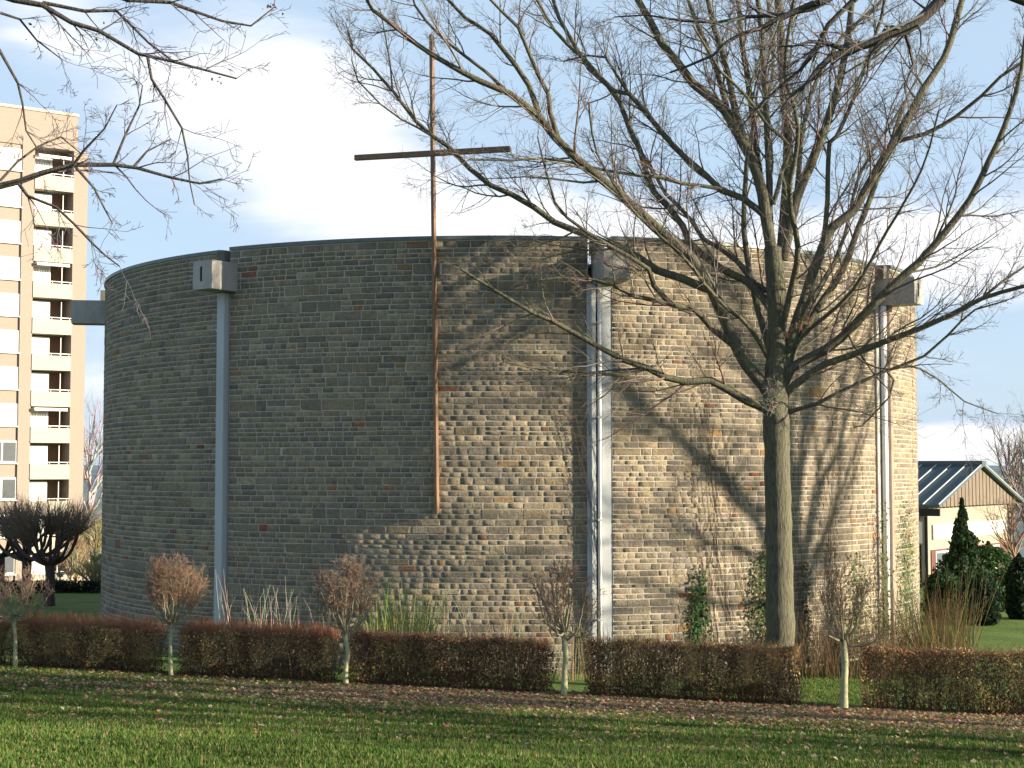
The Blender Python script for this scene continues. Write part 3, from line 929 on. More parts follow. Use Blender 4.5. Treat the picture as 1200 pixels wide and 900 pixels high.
# ------------------------------------------------------------------ hedges with small trees in the gaps
HP, HD = Vector((1.0, 36.0, 0)), Vector((.974, -.225, 0)).normalized()
HN = Vector((HD.y, -HD.x, 0))          # towards the camera


def hedge_s(px):
    k = (px - 600) / F / math.cos(PITCH)
    # (HP.x + s dx) = k (HP.y + s dy)
    return (k * HP.y - HP.x) / (HD.x - k * HD.y)


def hedge(px0, px1, label, top_red, gold, h=1.28, thick=.95, thin=1.0):
    s0, s1 = hedge_s(px0), hedge_s(px1); m = HP + HD * ((s0 + s1) / 2); m.z = gz(m.x, m.y)
    root = empty('clipped_hedge', m); tag(root, label, 'hedge', 'clipped beech hedges along the lawn')
    Ln = s1 - s0

    def pt(s, w, z):
        p = HP + HD * s + HN * w; p.z = gz(p.x, p.y) + z; return p - m
    T = Tubes()
    for q in range(int(Ln * 70 * thin)):
        s = rnd.uniform(s0, s1); w = rnd.uniform(-thick / 2, thick / 2) * .8; p = pt(s, w, -.03)
        pts = [p]; lean = Vector((rnd.gauss(0, .18), rnd.gauss(0, .14), 0)); hh = h * rnd.uniform(.75, 1.0)
        for e in range(1, 6):
            pts.append(p + lean * (e / 5) + Vector((rnd.gauss(0, .02), rnd.gauss(0, .02), hh * e / 5)))
        r = rnd.uniform(.006, .014); T.add(pts, [r * (1 - .13 * e) for e in range(6)], 3, tuple(c * rnd.uniform(.6, 1.3) for c in (.17, .13, .085)))
    # short side twigs through the body
    for q in range(int(Ln * 800 * thin)):
        s = rnd.uniform(s0 - .05, s1 + .05); w = thick / 2 * math.copysign(rnd.random() ** .5, rnd.uniform(-1, 1.6)); z = rnd.uniform(.08, h) if rnd.random() < .7 else rnd.uniform(h * .6, h)
        p = pt(s, w, z); d = Vector((rnd.gauss(0, 1), rnd.gauss(0, .6), abs(rnd.gauss(0, 1)) + .4)).normalized() * rnd.uniform(.12, .32)
        c = (.34, .25, .13) if rnd.random() < gold else (.16, .10, .07)
        T.add([p, p + d * .5 + rv(rnd) * .02, p + d], [.004, .0035, .002], 3, tuple(v * rnd.uniform(.7, 1.3) for v in c))
    T.build('stems', [M['twig']], root)
    T = Tubes()
    for q in range(int(Ln * (260 + 260 * top_red))):
        s = rnd.uniform(s0, s1); w = rnd.uniform(-thick / 2, thick / 2); p = pt(s, w, h * rnd.uniform(.84, .97))
        d = Vector((rnd.gauss(0, .25), rnd.gauss(0, .2), 1)).normalized() * rnd.uniform(.12, .42) * top_red
        T.add([p, p + d * .5 + rv(rnd) * .012, p + d], [.005, .004, .002], 3, tuple(v * rnd.uniform(.7, 1.35) for v in ((.36, .14, .075) if rnd.random() < .75 else (.25, .17, .1))))
    tag(T.build('top_shoots', [M['twig']], root), kind='stuff')
    # withered leaves that stay on the twigs
    nl = int(Ln * 3600 * thin); P = []; C = []
    for q in range(nl):
        s = rnd.uniform(s0 - .06, s1 + .06); w = thick / 2 * (1 - abs(rnd.gauss(0, .28))) * (1 if rnd.random() < .7 else -1) + rnd.gauss(0, .02)
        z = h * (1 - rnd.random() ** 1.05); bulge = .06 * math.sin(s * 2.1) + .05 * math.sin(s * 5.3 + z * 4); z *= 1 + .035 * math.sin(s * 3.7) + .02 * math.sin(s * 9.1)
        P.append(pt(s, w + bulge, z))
        if z < .34 + .22 * math.sin(s * 1.3 + 1) * math.sin(s * 3.1) or rnd.random() > gold * (.85 + .75 * math.sin(s * 7.3) * math.sin(s * 2.9 + z * 2)): c = (.19, .105, .06)  # shade at the hedge foot is put into the leaf colour
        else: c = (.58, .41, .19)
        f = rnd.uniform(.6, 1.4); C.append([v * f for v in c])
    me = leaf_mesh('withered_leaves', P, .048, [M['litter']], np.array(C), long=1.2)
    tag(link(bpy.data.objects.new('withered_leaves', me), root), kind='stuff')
    return root


hedge(-60, 14, 'short end of hedge cut off by the frame edge beside the first small tree', .9, .95, 1.0)
hedge(31, 188, 'golden brown clipped hedge below the church\'s shaded end, first full length', 1.1, .95, 1.06)
hedge(223, 394, 'clipped hedge with red shoots between the two bushiest small trees', 1.0, .8, 1.12)
hedge(421, 642, 'darkest clipped hedge under the tall steel cross', .5, .5, 1.2)
hedge(690, 932, 'clipped brown hedge in front of the big tree trunk', .35, .75, 1.30)
hedge(1008, 1290, 'see-through thin-stemmed hedge near the gabled house', .3, .45, 1.38, thin=.7)


def small_tree(pxb, h_px, label, crown_w, col, fork=.42, seed=1, dense=1.0, spread=1.0, lean=0.0, tip=(.2, .12, .1), trunk_r=.06, order_=0):
    rn = random.Random(seed)
    s = hedge_s(pxb); b = HP + HD * s + HN * .62; b.x = (pxb - 600) / F / math.cos(PITCH) * b.y; b.z = gz(b.x, b.y)
    root = empty('small_pollard_tree', b); tag(root, label, 'small tree', 'small trees standing in the hedge gaps')
    H = h_px * b.y / F
    fz = H * fork
    pts = [Vector((0, 0, -.05)), Vector((lean * .3 + rn.gauss(0, .02), 0, fz * .35)), Vector((lean * .7 + rn.gauss(0, .02), 0, fz * .7)), Vector((lean, 0, fz)), Vector((lean * 1.1, 0, fz * 1.35))]
    P, Rr = smooth_path(pts, [trunk_r * 1.35, trunk_r, trunk_r * .95, trunk_r, trunk_r * .6], .12, .006, rn)
    tb = Tubes(); tb.add(P, Rr, 9); tb.build('trunk', [M['bark_small']], root)
    W = crown_w * b.y / F / 2
    tw = Tubes(); top = Vector((lean, 0, fz))
    nl = int(17 * dense)
    lm = Tubes()
    for q in range(nl):
        a = 2 * math.pi * q / nl + rn.uniform(-.3, .3); rr = W * rn.uniform(.25, 1.0) * spread
        end = Vector((lean + math.cos(a) * rr, math.sin(a) * rr, H * (.93 - .30 * (rr / W) ** 2 * rn.uniform(.6, 1.5)) - .05 * rn.random()))
        mid1 = top.lerp(end, .4) + Vector((math.cos(a) * rr * .16, math.sin(a) * rr * .16, -.035 * H * rn.uniform(-.4, 1.2)))
        mid1 += rv(rn) * .05
        P, Rr = smooth_path([top + Vector((0, 0, rn.uniform(-.06, .28))), mid1, end], [trunk_r * .46, trunk_r * .30, trunk_r * .15], .12, .018, rn)
        lm.add(P, Rr, 5, (.24, .22, .14))
        for e in range(max(3, int(len(P) * .45)), len(P)):
            for _ in range(3):
                dn = (P[e] - P[e - 1]).normalized(); side = dn.cross(rv(rn)).normalized(); an = R(rn.uniform(25, 60))
                d = dn * math.cos(an) + side * math.sin(an) + Vector((0, 0, .35))
                grow(tw, rn, P[e], d, H * rn.uniform(.06, .13), .007, 0, [(4, 3, 4 * dense, .6, 40, .03), (3, 3, 2.5, .6, 40, .03), (3, 3, 0, 0, 0, .02)], tip)
    lm.build('branches', [M['twig']], root)
    tag(tw.build('crown', [M['twig']], root), kind='stuff')
    # bring the crown to the measured height and width
    ch = {c.name.split('.')[0]: c.data for c in root.children}
    A_ = np.array([v.co[:] for v in ch['crown'].vertices]); zt = np.quantile(A_[:, 2], .97)
    f = (H - fz) / (zt - fz); fr = min(1.35, W / np.quantile(np.hypot(A_[:, 0] - lean, A_[:, 1]), .95))
    for nm in ('crown', 'branches'):
        md = ch[nm]; A_ = np.array([v.co[:] for v in md.vertices]); t = np.clip((A_[:, 2] - fz) / .3, 0, 1)
        k_ = 1 + (fr - 1) * t; A_[:, 0] = lean + (A_[:, 0] - lean) * k_; A_[:, 1] *= k_
        A_[:, 2] = np.where(A_[:, 2] > fz, fz + (A_[:, 2] - fz) * f, A_[:, 2])
        md.vertices.foreach_set('co', A_.astype(np.float32).ravel()); md.update()
    print('small tree', round(f, 2), round(fr, 2))
    return root


small_tree(24, 112, 'leaning pale-stemmed small tree by the pollarded twin trunks', 84, 0, .45, 3, .9, 1.0, -.05, (.27, .19, .14), .05)
small_tree(205, 134, 'bushy red-twigged small tree before the shaded end of the wall', 74, 0, .40, 5, 1.35, .85, 0, (.29, .19, .13), .05)
small_tree(407, 142, 'dense dusky-topped small tree beside the green broom bush', 72, 0, .38, 8, 1.25, .9, 0, (.22, .16, .12), .055)
small_tree(661, 152, 'neat mossy small tree standing before the paired columns', 90, 0, .42, 13, 1.05, 1.0, 0, (.17, .12, .10), .07)
small_tree(984, 162, 'open gnarled small tree in the widest hedge gap beside the big trunk', 96, 0, .45, 21, .85, 1.15, .02, (.17, .13, .09), .08)

# ------------------------------------------------------------------ lawn: grass blades and fallen leaves
NB = 380000
Yb = 14.5 + (48 - 14.5) * npr.random(NB) ** 1.15
Xb = (npr.random(NB) * 2 - 1) * (Yb * .345 + .8)
keep = ((Xb - HP.x) * HN.x + (Yb - HP.y) * HN.y) > -.6
keep |= (Xb > 5.5) & (Xb < 12)
Xb, Yb = Xb[keep], Yb[keep]; nb = len(Xb)
Zb = ground_z(Xb, Yb)
ang = npr.random(nb) * 2 * np.pi; wid = .009 + .008 * npr.random(nb)
clump = .5 + .5 * np.sin(Xb * 3.1 + 2 * np.sin(Yb * 1.7)) * np.sin(Yb * 4.3 + np.sin(Xb * 2.3))
hgt = (.028 + .045 * npr.random(nb)) * (.55 + .9 * clump * (.6 + .8 * npr.random(nb)))
ca, sa = np.cos(ang) * wid, np.sin(ang) * wid
lx, ly = npr.normal(0, .022, nb), npr.normal(0, .022, nb)
V = np.stack([np.stack([Xb - ca, Yb - sa, Zb - .005], 1), np.stack([Xb + ca, Yb + sa, Zb - .005], 1), np.stack([Xb + lx, Yb + ly, Zb + hgt], 1)], 1).reshape(-1, 3)
pal = np.array([(.055, .125, .018), (.085, .165, .025), (.13, .18, .035), (.2, .2, .07), (.045, .10, .015)])
cidx = npr.choice(5, nb, p=[.33, .3, .2, .05, .12])
patch = .5 + .25 * np.sin(Xb * .9 + 1.7 * np.sin(Yb * .45)) + .25 * np.sin(Yb * 1.3 + 1.3 * np.sin(Xb * .6 + 2))
dry = (npr.random(nb) < .10 + .28 * np.clip(patch - .62, 0, 1) * 2)
cb = pal[cidx] * (.62 + .6 * patch[:, None]) * (.8 + .4 * npr.random((nb, 1)))
cb[dry] = np.array((.24, .20, .09)) * (.7 + .5 * npr.random((dry.sum(), 1)))
colb = np.repeat(cb, 3, axis=0)
me = np_mesh('grass', V, np.arange(nb * 3), np.full(nb, 3), [M['leafy']], colb)
tag(link(bpy.data.objects.new('grass', me)), 'short green lawn grass in front of the hedges', 'grass', kind='stuff')

# fallen leaves: thick in a strip before the hedges, thin across the rest of the lawn
P = []; nrm = []
for q in range(170000):
    s = rnd.uniform(-22, 15); w = rnd.uniform(-.6, 15)
    p = HP + HD * s + HN * w
    if abs(p.x) > p.y * .36 + .5 or p.y < 16: continue
    dens = math.exp(-((w - 2.6) / 2.7) ** 2) * (1.15 if s > -5 else .10 + .2 * max(0, 1 + (s + 5) / 5)) + .9 * math.exp(-(w / .55) ** 2) * (.9 if s > -4 else .35)
    cl = .5 + .5 * math.sin(s * 1.1 + w * 1.7) * math.sin(s * .37 - w * 2.6 + 1)
    dens = dens * (.45 + 1.1 * cl) + .028 + .03 * cl
    if w > 3.3 and s < -1: dens += .16 * math.exp(-((w - 4.6) / 1.6) ** 2)
    if rnd.random() < dens:
        P.append((p.x, p.y, gz(p.x, p.y) + rnd.uniform(.008, .05))); nrm.append((rnd.gauss(0, .45), rnd.gauss(0, .45), 1))
pal = [(.40, .25, .14), (.48, .34, .21), (.30, .16, .10), (.55, .42, .29), (.24, .13, .09)]
cols = np.array([[c * rnd.uniform(.75, 1.25) for c in rnd.choice(pal)] for _ in P])
me = leaf_mesh('fallen_leaves', P, .085, [M['litter']], cols, np.array(nrm), curl=.3)
tag(link(bpy.data.objects.new('fallen_leaves', me)), 'brown fallen leaves lying on the lawn before the hedges', 'leaves', kind='stuff')
print('leaves', len(P), 'blades', nb)

# ------------------------------------------------------------------ plants against the church wall
def stalks(px0, px1, Y, n, h0, h1, label, name, cat, col, lean=.12, arch=.1, group=None, r=.008, k=3):
    x0, x1 = at(px0, 700, Y).x, at(px1, 700, Y).x; b = Vector(((x0 + x1) / 2, Y, gz((x0 + x1) / 2, Y)))
    T = Tubes()
    for q in range(n):
        x = rnd.uniform(x0, x1) - b.x; y = rnd.gauss(0, .25); hh = rnd.uniform(h0, h1); lx = rnd.gauss(0, lean) + (x / max(.3, (x1 - x0) / 2)) * lean * .6; pts = []
        ar = rnd.gauss(0, arch)
        for e in range(6):
            t = e / 5; pts.append(Vector((x + lx * hh * t + ar * t * t * t * hh, y + rnd.gauss(0, .01), hh * (t - abs(ar) * .5 * t ** 3))))
        T.add(pts, [r * (1 - .14 * e) for e in range(6)], k, tuple(c * rnd.uniform(.7, 1.3) for c in col))
    o = T.build(name, [M['twig']]); o.location = b; return tag(o, label, cat, group)


stalks(262, 300, 41.4, 16, 1.6, 2.8, 'few pale dry stalks beside the shaded column foot', 'dry_stalks', 'dry stalks', (.52, .46, .33), r=.011)
stalks(296, 400, 41.0, 60, 1.5, 2.5, 'pale dry stalks behind the hedge with red shoots', 'dry_stalks', 'dry stalks', (.52, .46, .33), r=.011)
stalks(440, 500, 40.6, 230, 1.4, 2.5, 'green broom bush with upright shoots behind the dark hedge', 'broom_bush', 'bush', (.34, .40, .12), .13, .05, r=.012)
stalks(510, 610, 40.4, 55, 1.4, 2.3, 'thin dry stalks at the foot of the cross', 'dry_stalks', 'dry stalks', (.50, .43, .30), r=.010)
stalks(655, 700, 40.4, 30, 1.2, 1.9, 'short straw stalks before the paired columns', 'dry_stalks', 'dry stalks', (.42, .34, .2))
stalks(725, 890, 41.6, 60, 1.1, 1.7, 'low dry stalks between the paired columns and the big trunk', 'dry_stalks', 'dry stalks', (.40, .34, .24))
stalks(930, 1040, 43.0, 420, .9, 2.0, 'tangled brown thicket behind the open small tree', 'dry_thicket', 'thicket', (.30, .21, .12), .16, .12)
stalks(1045, 1120, 45.0, 420, 1.2, 2.4, 'dense brown twiggy shrub at the sunny corner of the church', 'twiggy_shrub', 'shrub', (.25, .17, .09), .22, .12)
stalks(1082, 1140, 43.5, 120, 1.7, 3.4, 'golden upright whips of a pruned shrub before the conifer', 'whip_shrub', 'shrub', (.40, .30, .14), .16, .1, r=.013)


def ivy(px, w_px, py_top, label, col, n=900, taper=1.0):
    """ivy climbing the drum as leaf sprays round a few stems"""
    th0 = wall_theta(px); _, zt = at_wall(px, py_top); p0 = cyl(th0, RC + .05, 0)
    wm = w_px * p0.y / F / max(.25, math.cos(th0 - math.atan2(-p0.x, p0.y)))
    T = Tubes(); P = []; root = empty('ivy', p0); tag(root, label, 'ivy')
    for q in range(5):
        x = rnd.uniform(-.5, .5) * wm; hh = zt * (1 if q == 0 else rnd.uniform(.5, .98)); pts = []
        if q == 0: x = 0
        for e in range(12):
            t = e / 11; th = th0 + (x + .06 * math.sin(t * 9 + q) * (1 - t * .3)) / RC; pts.append(cyl(th, RC + .10, hh * t) - p0)
        T.add(pts, [.014 * (1 - .06 * e) for e in range(12)], 4, (.2, .16, .11))
        for _ in range(n // 5):
            t = rnd.random() ** 1.25; z = hh * t; sp = wm * (.16 + .30 * (1 - t) ** taper)
            th = th0 + (x * (1 - .3 * t) + rnd.gauss(0, sp)) / RC; P.append(cyl(th, RC + .13 + abs(rnd.gauss(0, .06)), z) - p0)
    T.build('stem', [M['twig']], root)
    cols = np.array([[c * rnd.uniform(.6, 1.5) for c in col] for _ in P])
    nr = np.tile([math.sin(th0), -math.cos(th0), .3], (len(P), 1)) + npr.normal(0, .4, (len(P), 3))
    tag(link(bpy.data.objects.new('ivy_leaves', leaf_mesh('ivy_leaves', P, .085, [M['leafy']], cols, nr)), root), kind='stuff')


GI = (.035, .085, .022)
ivy(809, 10, 662, 'twin-topped ivy patch climbing alone left of the big trunk', GI, 620)
ivy(820, 9, 668, 'narrower second spray of the lone ivy patch', GI, 420)
ivy(888, 24, 640, 'leafy ivy close beside the big trunk on its shaded side', (.07, .10, .035), 1400)
ivy(936, 10, 655, 'thin ivy strip just sunward of the big trunk', (.09, .10, .05), 500)
ivy(972, 7, 618, 'slender brown-leaved creeper rising above the open small tree', (.16, .11, .05), 420)
ivy(1000, 22, 645, 'short ivy clump behind the open small tree', (.08, .10, .035), 900)
ivy(1029, 9, 588, 'narrow ivy strip climbing along the white downpipe', (.09, .11, .03), 600)
ivy(1056, 20, 585, 'broad pale green ivy between the downpipe and the wall edge', (.10, .15, .06), 1800)

# leafless creeper stems spread over the drum
def creeper(px0, px1, py_lo, py_hi, n, label, col=(.17, .13, .10), bias=0.0):
    thm = wall_theta((px0 + px1) / 2); p0 = cyl(thm, RC, 0); T = Tubes()
    for q in range(n):
        px = rnd.uniform(px0, px1); th = wall_theta(px); _, zt = at_wall(px, rnd.uniform(py_hi, py_lo)); pts = []; dr = rnd.gauss(bias, .05)
        m = 22; z = 0
        for e in range(m):
            t = e / (m - 1); th += rnd.gauss(0, .05) / RC + dr / RC * .6; pts.append(cyl(th, RC + .10, zt * t) - p0)
            if e > 6 and rnd.random() < .35:
                s = pts[-1]; d2 = rnd.choice((-1, 1)) * rnd.uniform(.1, .45); hh = rnd.uniform(.3, 1.1)
                u = Vector((math.cos(th), math.sin(th), 0)); T.add([s, s + u * d2 * .6 + Vector((0, 0, hh * .4)), s + u * d2 + Vector((0, 0, hh))], [.006, .005, .003], 3, col)
        T.add(pts, [.008 * (1 - .02 * e) for e in range(m)], 3, tuple(c * rnd.uniform(.7, 1.2) for c in col))
    o = T.build('bare_creeper', [M['twig']]); o.location = p0; tag(o, label, 'creeper')


creeper(722, 900, 640, 350, 60, 'leafless creeper stems spread over the sunlit wall left of the big trunk', bias=-.09)
creeper(930, 1024, 640, 420, 16, 'sparse leafless creeper stems between big trunk and white downpipe')
creeper(1044, 1068, 600, 400, 16, 'leafless creeper stems on the sunlit outer edge of the church')

# ------------------------------------------------------------------ apartment tower
M['tbrick'] = simple('tower_brick', (.28, .235, .20), .9, .25, 14, .3, .02, stretch=(1, 1, 2.2))
M['render'] = simple('cream_render', (.40, .37, .31), .85, .08, 1.5, .1)
M['white'] = simple('white_paint', (.78, .77, .74), .5, .05, 3, .03)
M['dark'] = simple('dark_opening', (.05, .045, .04), .8, .2, 3, 0)
M['brown'] = simple('balcony_side', (.24, .13, .08), .8, .2, 3, .1)
M['glass'] = simple('window_glass', (.10, .11, .12), .08, .1, 2, 0)
M['pale_pane'] = simple('pale_pane', (.50, .49, .47), .8, .1, 6, .1)  # plain pale fill for the tower windows and glazed fronts
TC = at(97, 600, 120.0); TC.z = -4.6
tu = Vector((-.8, -.6, 0)); tn = Vector((.6, -.8, 0))       # along the front away from its right corner; outward
tower = empty('apartment_tower', TC); tag(tower, 'sunlit brick apartment tower with stacked cream balconies', 'apartment building')


def tz(px, py, t):                      # height over the tower base of a photo row at front distance t
    p = TC + tu * t
    return at(px, py, p.y).z - TC.z


z_low = tz(97, 179, 0); z_top = tz(85, 137, .9)
floor_h = 2.80
mb = MB()
mb.obox(-tn * 12, tu, tn, up, 1.15, 12, z_low)                         # right pier
mb.obox(tu * .85 - tn * 11.9 + up * z_low, tu, tn, up, 22, 11.9 - .03, z_top - z_low)   # top block
mb.obox(tu * 4.25 - tn * 12, tu, tn, up, .95, 12, z_low)              # pier between balconies and windows
mb.obox(tu * 5.2 - tn * 12, tu, tn, up, 17, 12 - .16, z_low)           # wall behind windows
mb.obox(tu * 1.15 - tn * 12, tu, tn, up, 3.1, 12 - 1.6, z_low)       # back of the balconies
mb.build('brick_wall', M['tbrick'], tower)
mb = MB(); mb.obox(tu * .8 - tn * 12 + up * z_top, tu, tn, up, 22.1, 12.06, .22); mb.build('roof_edge', M['render'], tower)
zt_open = tz(60, 183, 2.7)
for fl in range(12):
    zo = zt_open - fl * floor_h                 # top of the opening
    if zo < 1.5: break
    bal = MB(); bal.obox(tu * 1.15 - tn * 1.6 + up * (zo - 1.62 - 1.08), tu, tn, up, 3.1, 1.68, .16); o = bal.build('balcony', M['render'], tower)
    b = MB(); b.obox(tu * 1.16 - tn * .06 + up * (zo - 1.52 - 1.02), tu, tn, up, 3.08, .12, .98 + .0); b.build('parapet', M['render'], o)
    b = MB(); b.obox(tu * 1.18 + tn * .0 + up * (zo - 1.42), tu, tn, up, 3.04, .04, .05)
    for q in range(5): b.obox(tu * (1.3 + q * .7) + tn * .0 + up * (zo - 1.55), tu, tn, up, .03, .03, .15)
    b.build('railing', M['white'], o)
    b = MB(); b.obox(tu * 2.55 - tn * 1.0 + up * (zo - 2.5), tu, tn, up, 1.7, .10, 2.42); b.mi = 1
    b.obox(tu * 2.66 - tn * .9 + up * (zo - 1.5), tu, tn, up, .70, .015, 1.25); b.obox(tu * 3.46 - tn * .9 + up * (zo - 1.5), tu, tn, up, .70, .015, 1.25)
    b.build('glazed_front', [M['white'], M['pale_pane']], o)
    b = MB(); b.obox(tu * 1.15 - tn * 1.59 + up * (zo - 2.5), tu, tn, up, 1.4, .05, 2.45); b.build('door', M['brown'], o)
    b = MB(); b.obox(tu * 1.7 - tn * .7 + up * (zo - 1.55), tu, tn, up, .05, .05, 1.5); b.build('post', M['white'], o)
    b = MB(); b.obox(tu * 4.15 + tn * .0 + up * (zo - 2.55), tu, tn, up, .12, .02, 1.05); b.build('dark_joint', M['dark'], o)  # dark strip at the end of the parapet
    if fl in (0, 3, 7):
        b = MB(); b.obox(tu * 1.5 - tn * .5 + up * (zo - .08), tu, tn, up, 2.6, .9, .05)
        for q in range(13): b.obox(tu * (1.5 + q * .2) + tn * .40 + up * (zo - .25), tu, tn, up, .17, .01, .18)
        b.build('awning', M['white'], o)
    for s in range(5):                            # window bays to the left, most of them outside the frame
        x0 = 5.2 + s * 3.4
        w = MB(); w.obox(tu * x0 - tn * .16 + up * (zo - 1.45), tu, tn, up, 2.3, .07, 1.70)
        f = w.build('window', M['white'], tower)
        w = MB()
        for e in range(2): w.obox(tu * (x0 + .1 + e * 1.12) - tn * .085 + up * (zo - 1.32), tu, tn, up, .98, .012, 1.44)
        w.build('pane', M['pale_pane'] if (fl < 8) else M['glass'], f)
        w = MB(); w.obox(tu * (x0 - .03) - tn * .16 + up * (zo - 1.53), tu, tn, up, 2.36, .22, .07); w.build('sill', M['white'], f)

# ------------------------------------------------------------------ gabled house
M['roofm'] = simple('seamed_metal_roof', (.07, .10, .11), .6, .12, 1.2, .03, metal=.1)
M['wood'] = simple('weathered_boards', (.165, .135, .105), .85, .3, 8, .3, .01, stretch=(1, 1, .15))
M['cream'] = simple('cream_wall', (.30, .27, .215), .85, .07, 2, .1)
M['hbrick'] = simple('red_brick_base', (.13, .06, .045), .9, .25, 10, .3)
hr = Vector((-.80, .60, 0)).normalized()       # ridge direction, away
hg = Vector((.60, .80, 0)).normalized()         # along the gable to the right
hnv = Vector((hg.y, -hg.x, 0))                    # outward from the gable
HY = 75.0
e0 = at(1095, 594, HY)                          # left eave corner
t_ = 8.0
# gable width so that the right eave falls at x = 1191
k = (1191 - 600) / F / math.cos(PITCH)
gw = (k * e0.y - e0.x) / (hg.x - k * hg.y)
ze = e0.z
apx = e0 + hg * (gw / 2); k2 = at(1145, 546, apx.y); zr = k2.z
hb = Vector((e0.x, e0.y, gz(e0.x, e0.y) - .3))
house = empty('gabled_house', hb); tag(house, 'low house with dark metal roof and boarded gable beyond the church', 'house')
print('house gable width', gw, 'eave', ze, 'ridge', zr)
HL = 14.0
o_ = Vector((0, 0, 0)); eh = ze - hb.z; rh = zr - hb.z
mb = MB(); mb.obox(o_ + hr * .35 , hg, hr, up, gw * .93, HL, eh - .05); mb.mi = 1
mb.obox(o_ + hr * .30 + hg * .3, hg, hr, up, gw * .9, .06, eh * .5); mb.mi = 2
mb.build('wall', [M['cream'], M['hbrick']], house)
mb = MB(); mb.obox(hg * .5 + hr * .24 + up * (eh * .62), hg, hr, up, gw * .82, .07, eh * .17); mb.build('white_fascia', M['white'], house)
for q in range(3):
    mb = MB(); mb.obox(hg * (.75 + q * gw * .27) + hr * .25 + up * (eh * .18), hg, hr, up, gw * .2, .06, eh * .3); w = mb.build('window', M['white'], house)
    mb = MB(); mb.obox(hg * (.82 + q * gw * .27) + hr * .235 + up * (eh * .18 + .08), hg, hr, up, gw * .2 - .14, .03, eh * .3 - .16); mb.build('pane', M['glass'], w)
# roof slabs
ov = .10
for side in (0, 1):
    mb = MB()
    E = (o_ - hg * ov if side == 0 else hg * (gw + ov)) + up * (eh - ov * (rh - eh) / (gw / 2)); A = hg * (gw / 2) + up * rh
    p0, p1 = E - hr * .3, A - hr * .3
    th_ = up * .14
    mb.quadbox([p0, p1, p1 + hr * HL, p0 + hr * HL, p0 + th_, p1 + th_, p1 + hr * HL + th_, p0 + hr * HL + th_])
    rf = mb.build('roof', M['roofm'], house)
    for q in range(18):
        a = p0 + hr * (.02 + q * .8); b_ = p1 + hr * (.02 + q * .8); mb = MB()
        mb.quadbox([a + th_, a + th_ + hr * .05, b_ + th_ + hr * .05, b_ + th_, a + th_ + up * .05, a + th_ + hr * .05 + up * .05, b_ + th_ + hr * .05 + up * .05, b_ + th_ + up * .05])
        mb.build('seam', M['white'] if False else M['column'], rf)
mb = MB(); mb.obox(hg * (gw / 2 - .3) - hr * .32 + up * (rh + .05), hg, hr, up, .6, HL, .22); mb.build('ridge_cap', M['roofm'], house)
mb = MB(); mb.obox(-hg * (ov + .02) - hr * .3 + up * (eh - .45), hg, hr, up, .12, HL, .36); mb.build('eave_fascia', M['slot'], house)
# gable boards, one by one
nbd = 24; bwid = gw / nbd
for q in range(nbd):
    x0, x1 = q * bwid + .045, (q + 1) * bwid - .045
    def hz(x): return eh + (rh - eh) * (1 - abs(x - gw / 2) / (gw / 2))
    mb = MB(); dpt = .03 if q % 2 else .0
    pts = [hg * x0 + up * (eh - .02), hg * x1 + up * (eh - .02), hg * x1 + up * max(eh, hz(x1) - .02)]
    if x0 < gw / 2 < x1: pts.append(hg * (gw / 2) + up * (rh - .02))
    pts.append(hg * x0 + up * max(eh, hz(x0) - .02))
    mb.prism([p - hr * .035 for p in pts], hr * .03); mb.build('board', M['wood'], house)
mb = MB(); mb.prism([hg * .0 + up * eh, hg * gw + up * eh, hg * (gw / 2) + up * rh], hr * .1); mb.build('gable_backing', M['slot'], house)
# side wall details under the eave
def side(name, m, h0, h1, z0, z1, d=.04):
    mb = MB(); mb.obox(-hg * d + hr * h0 + up * z0, hr, hg, up, h1 - h0, d + .02, z1 - z0); return mb.build(name, m, house)


side('side_panel', M['white'], .62, 1.5, 2.45, 3.5); side('door', M['slot'], .7, 1.3, .3, 2.38, .03)
side('side_window', M['glass'], .75, 1.05, 3.62, 4.1, .03); side('recess_strip', M['slot'], .36, .5, .2, eh - .5, .05)  # dark strip at the corner carries the shade of a recess


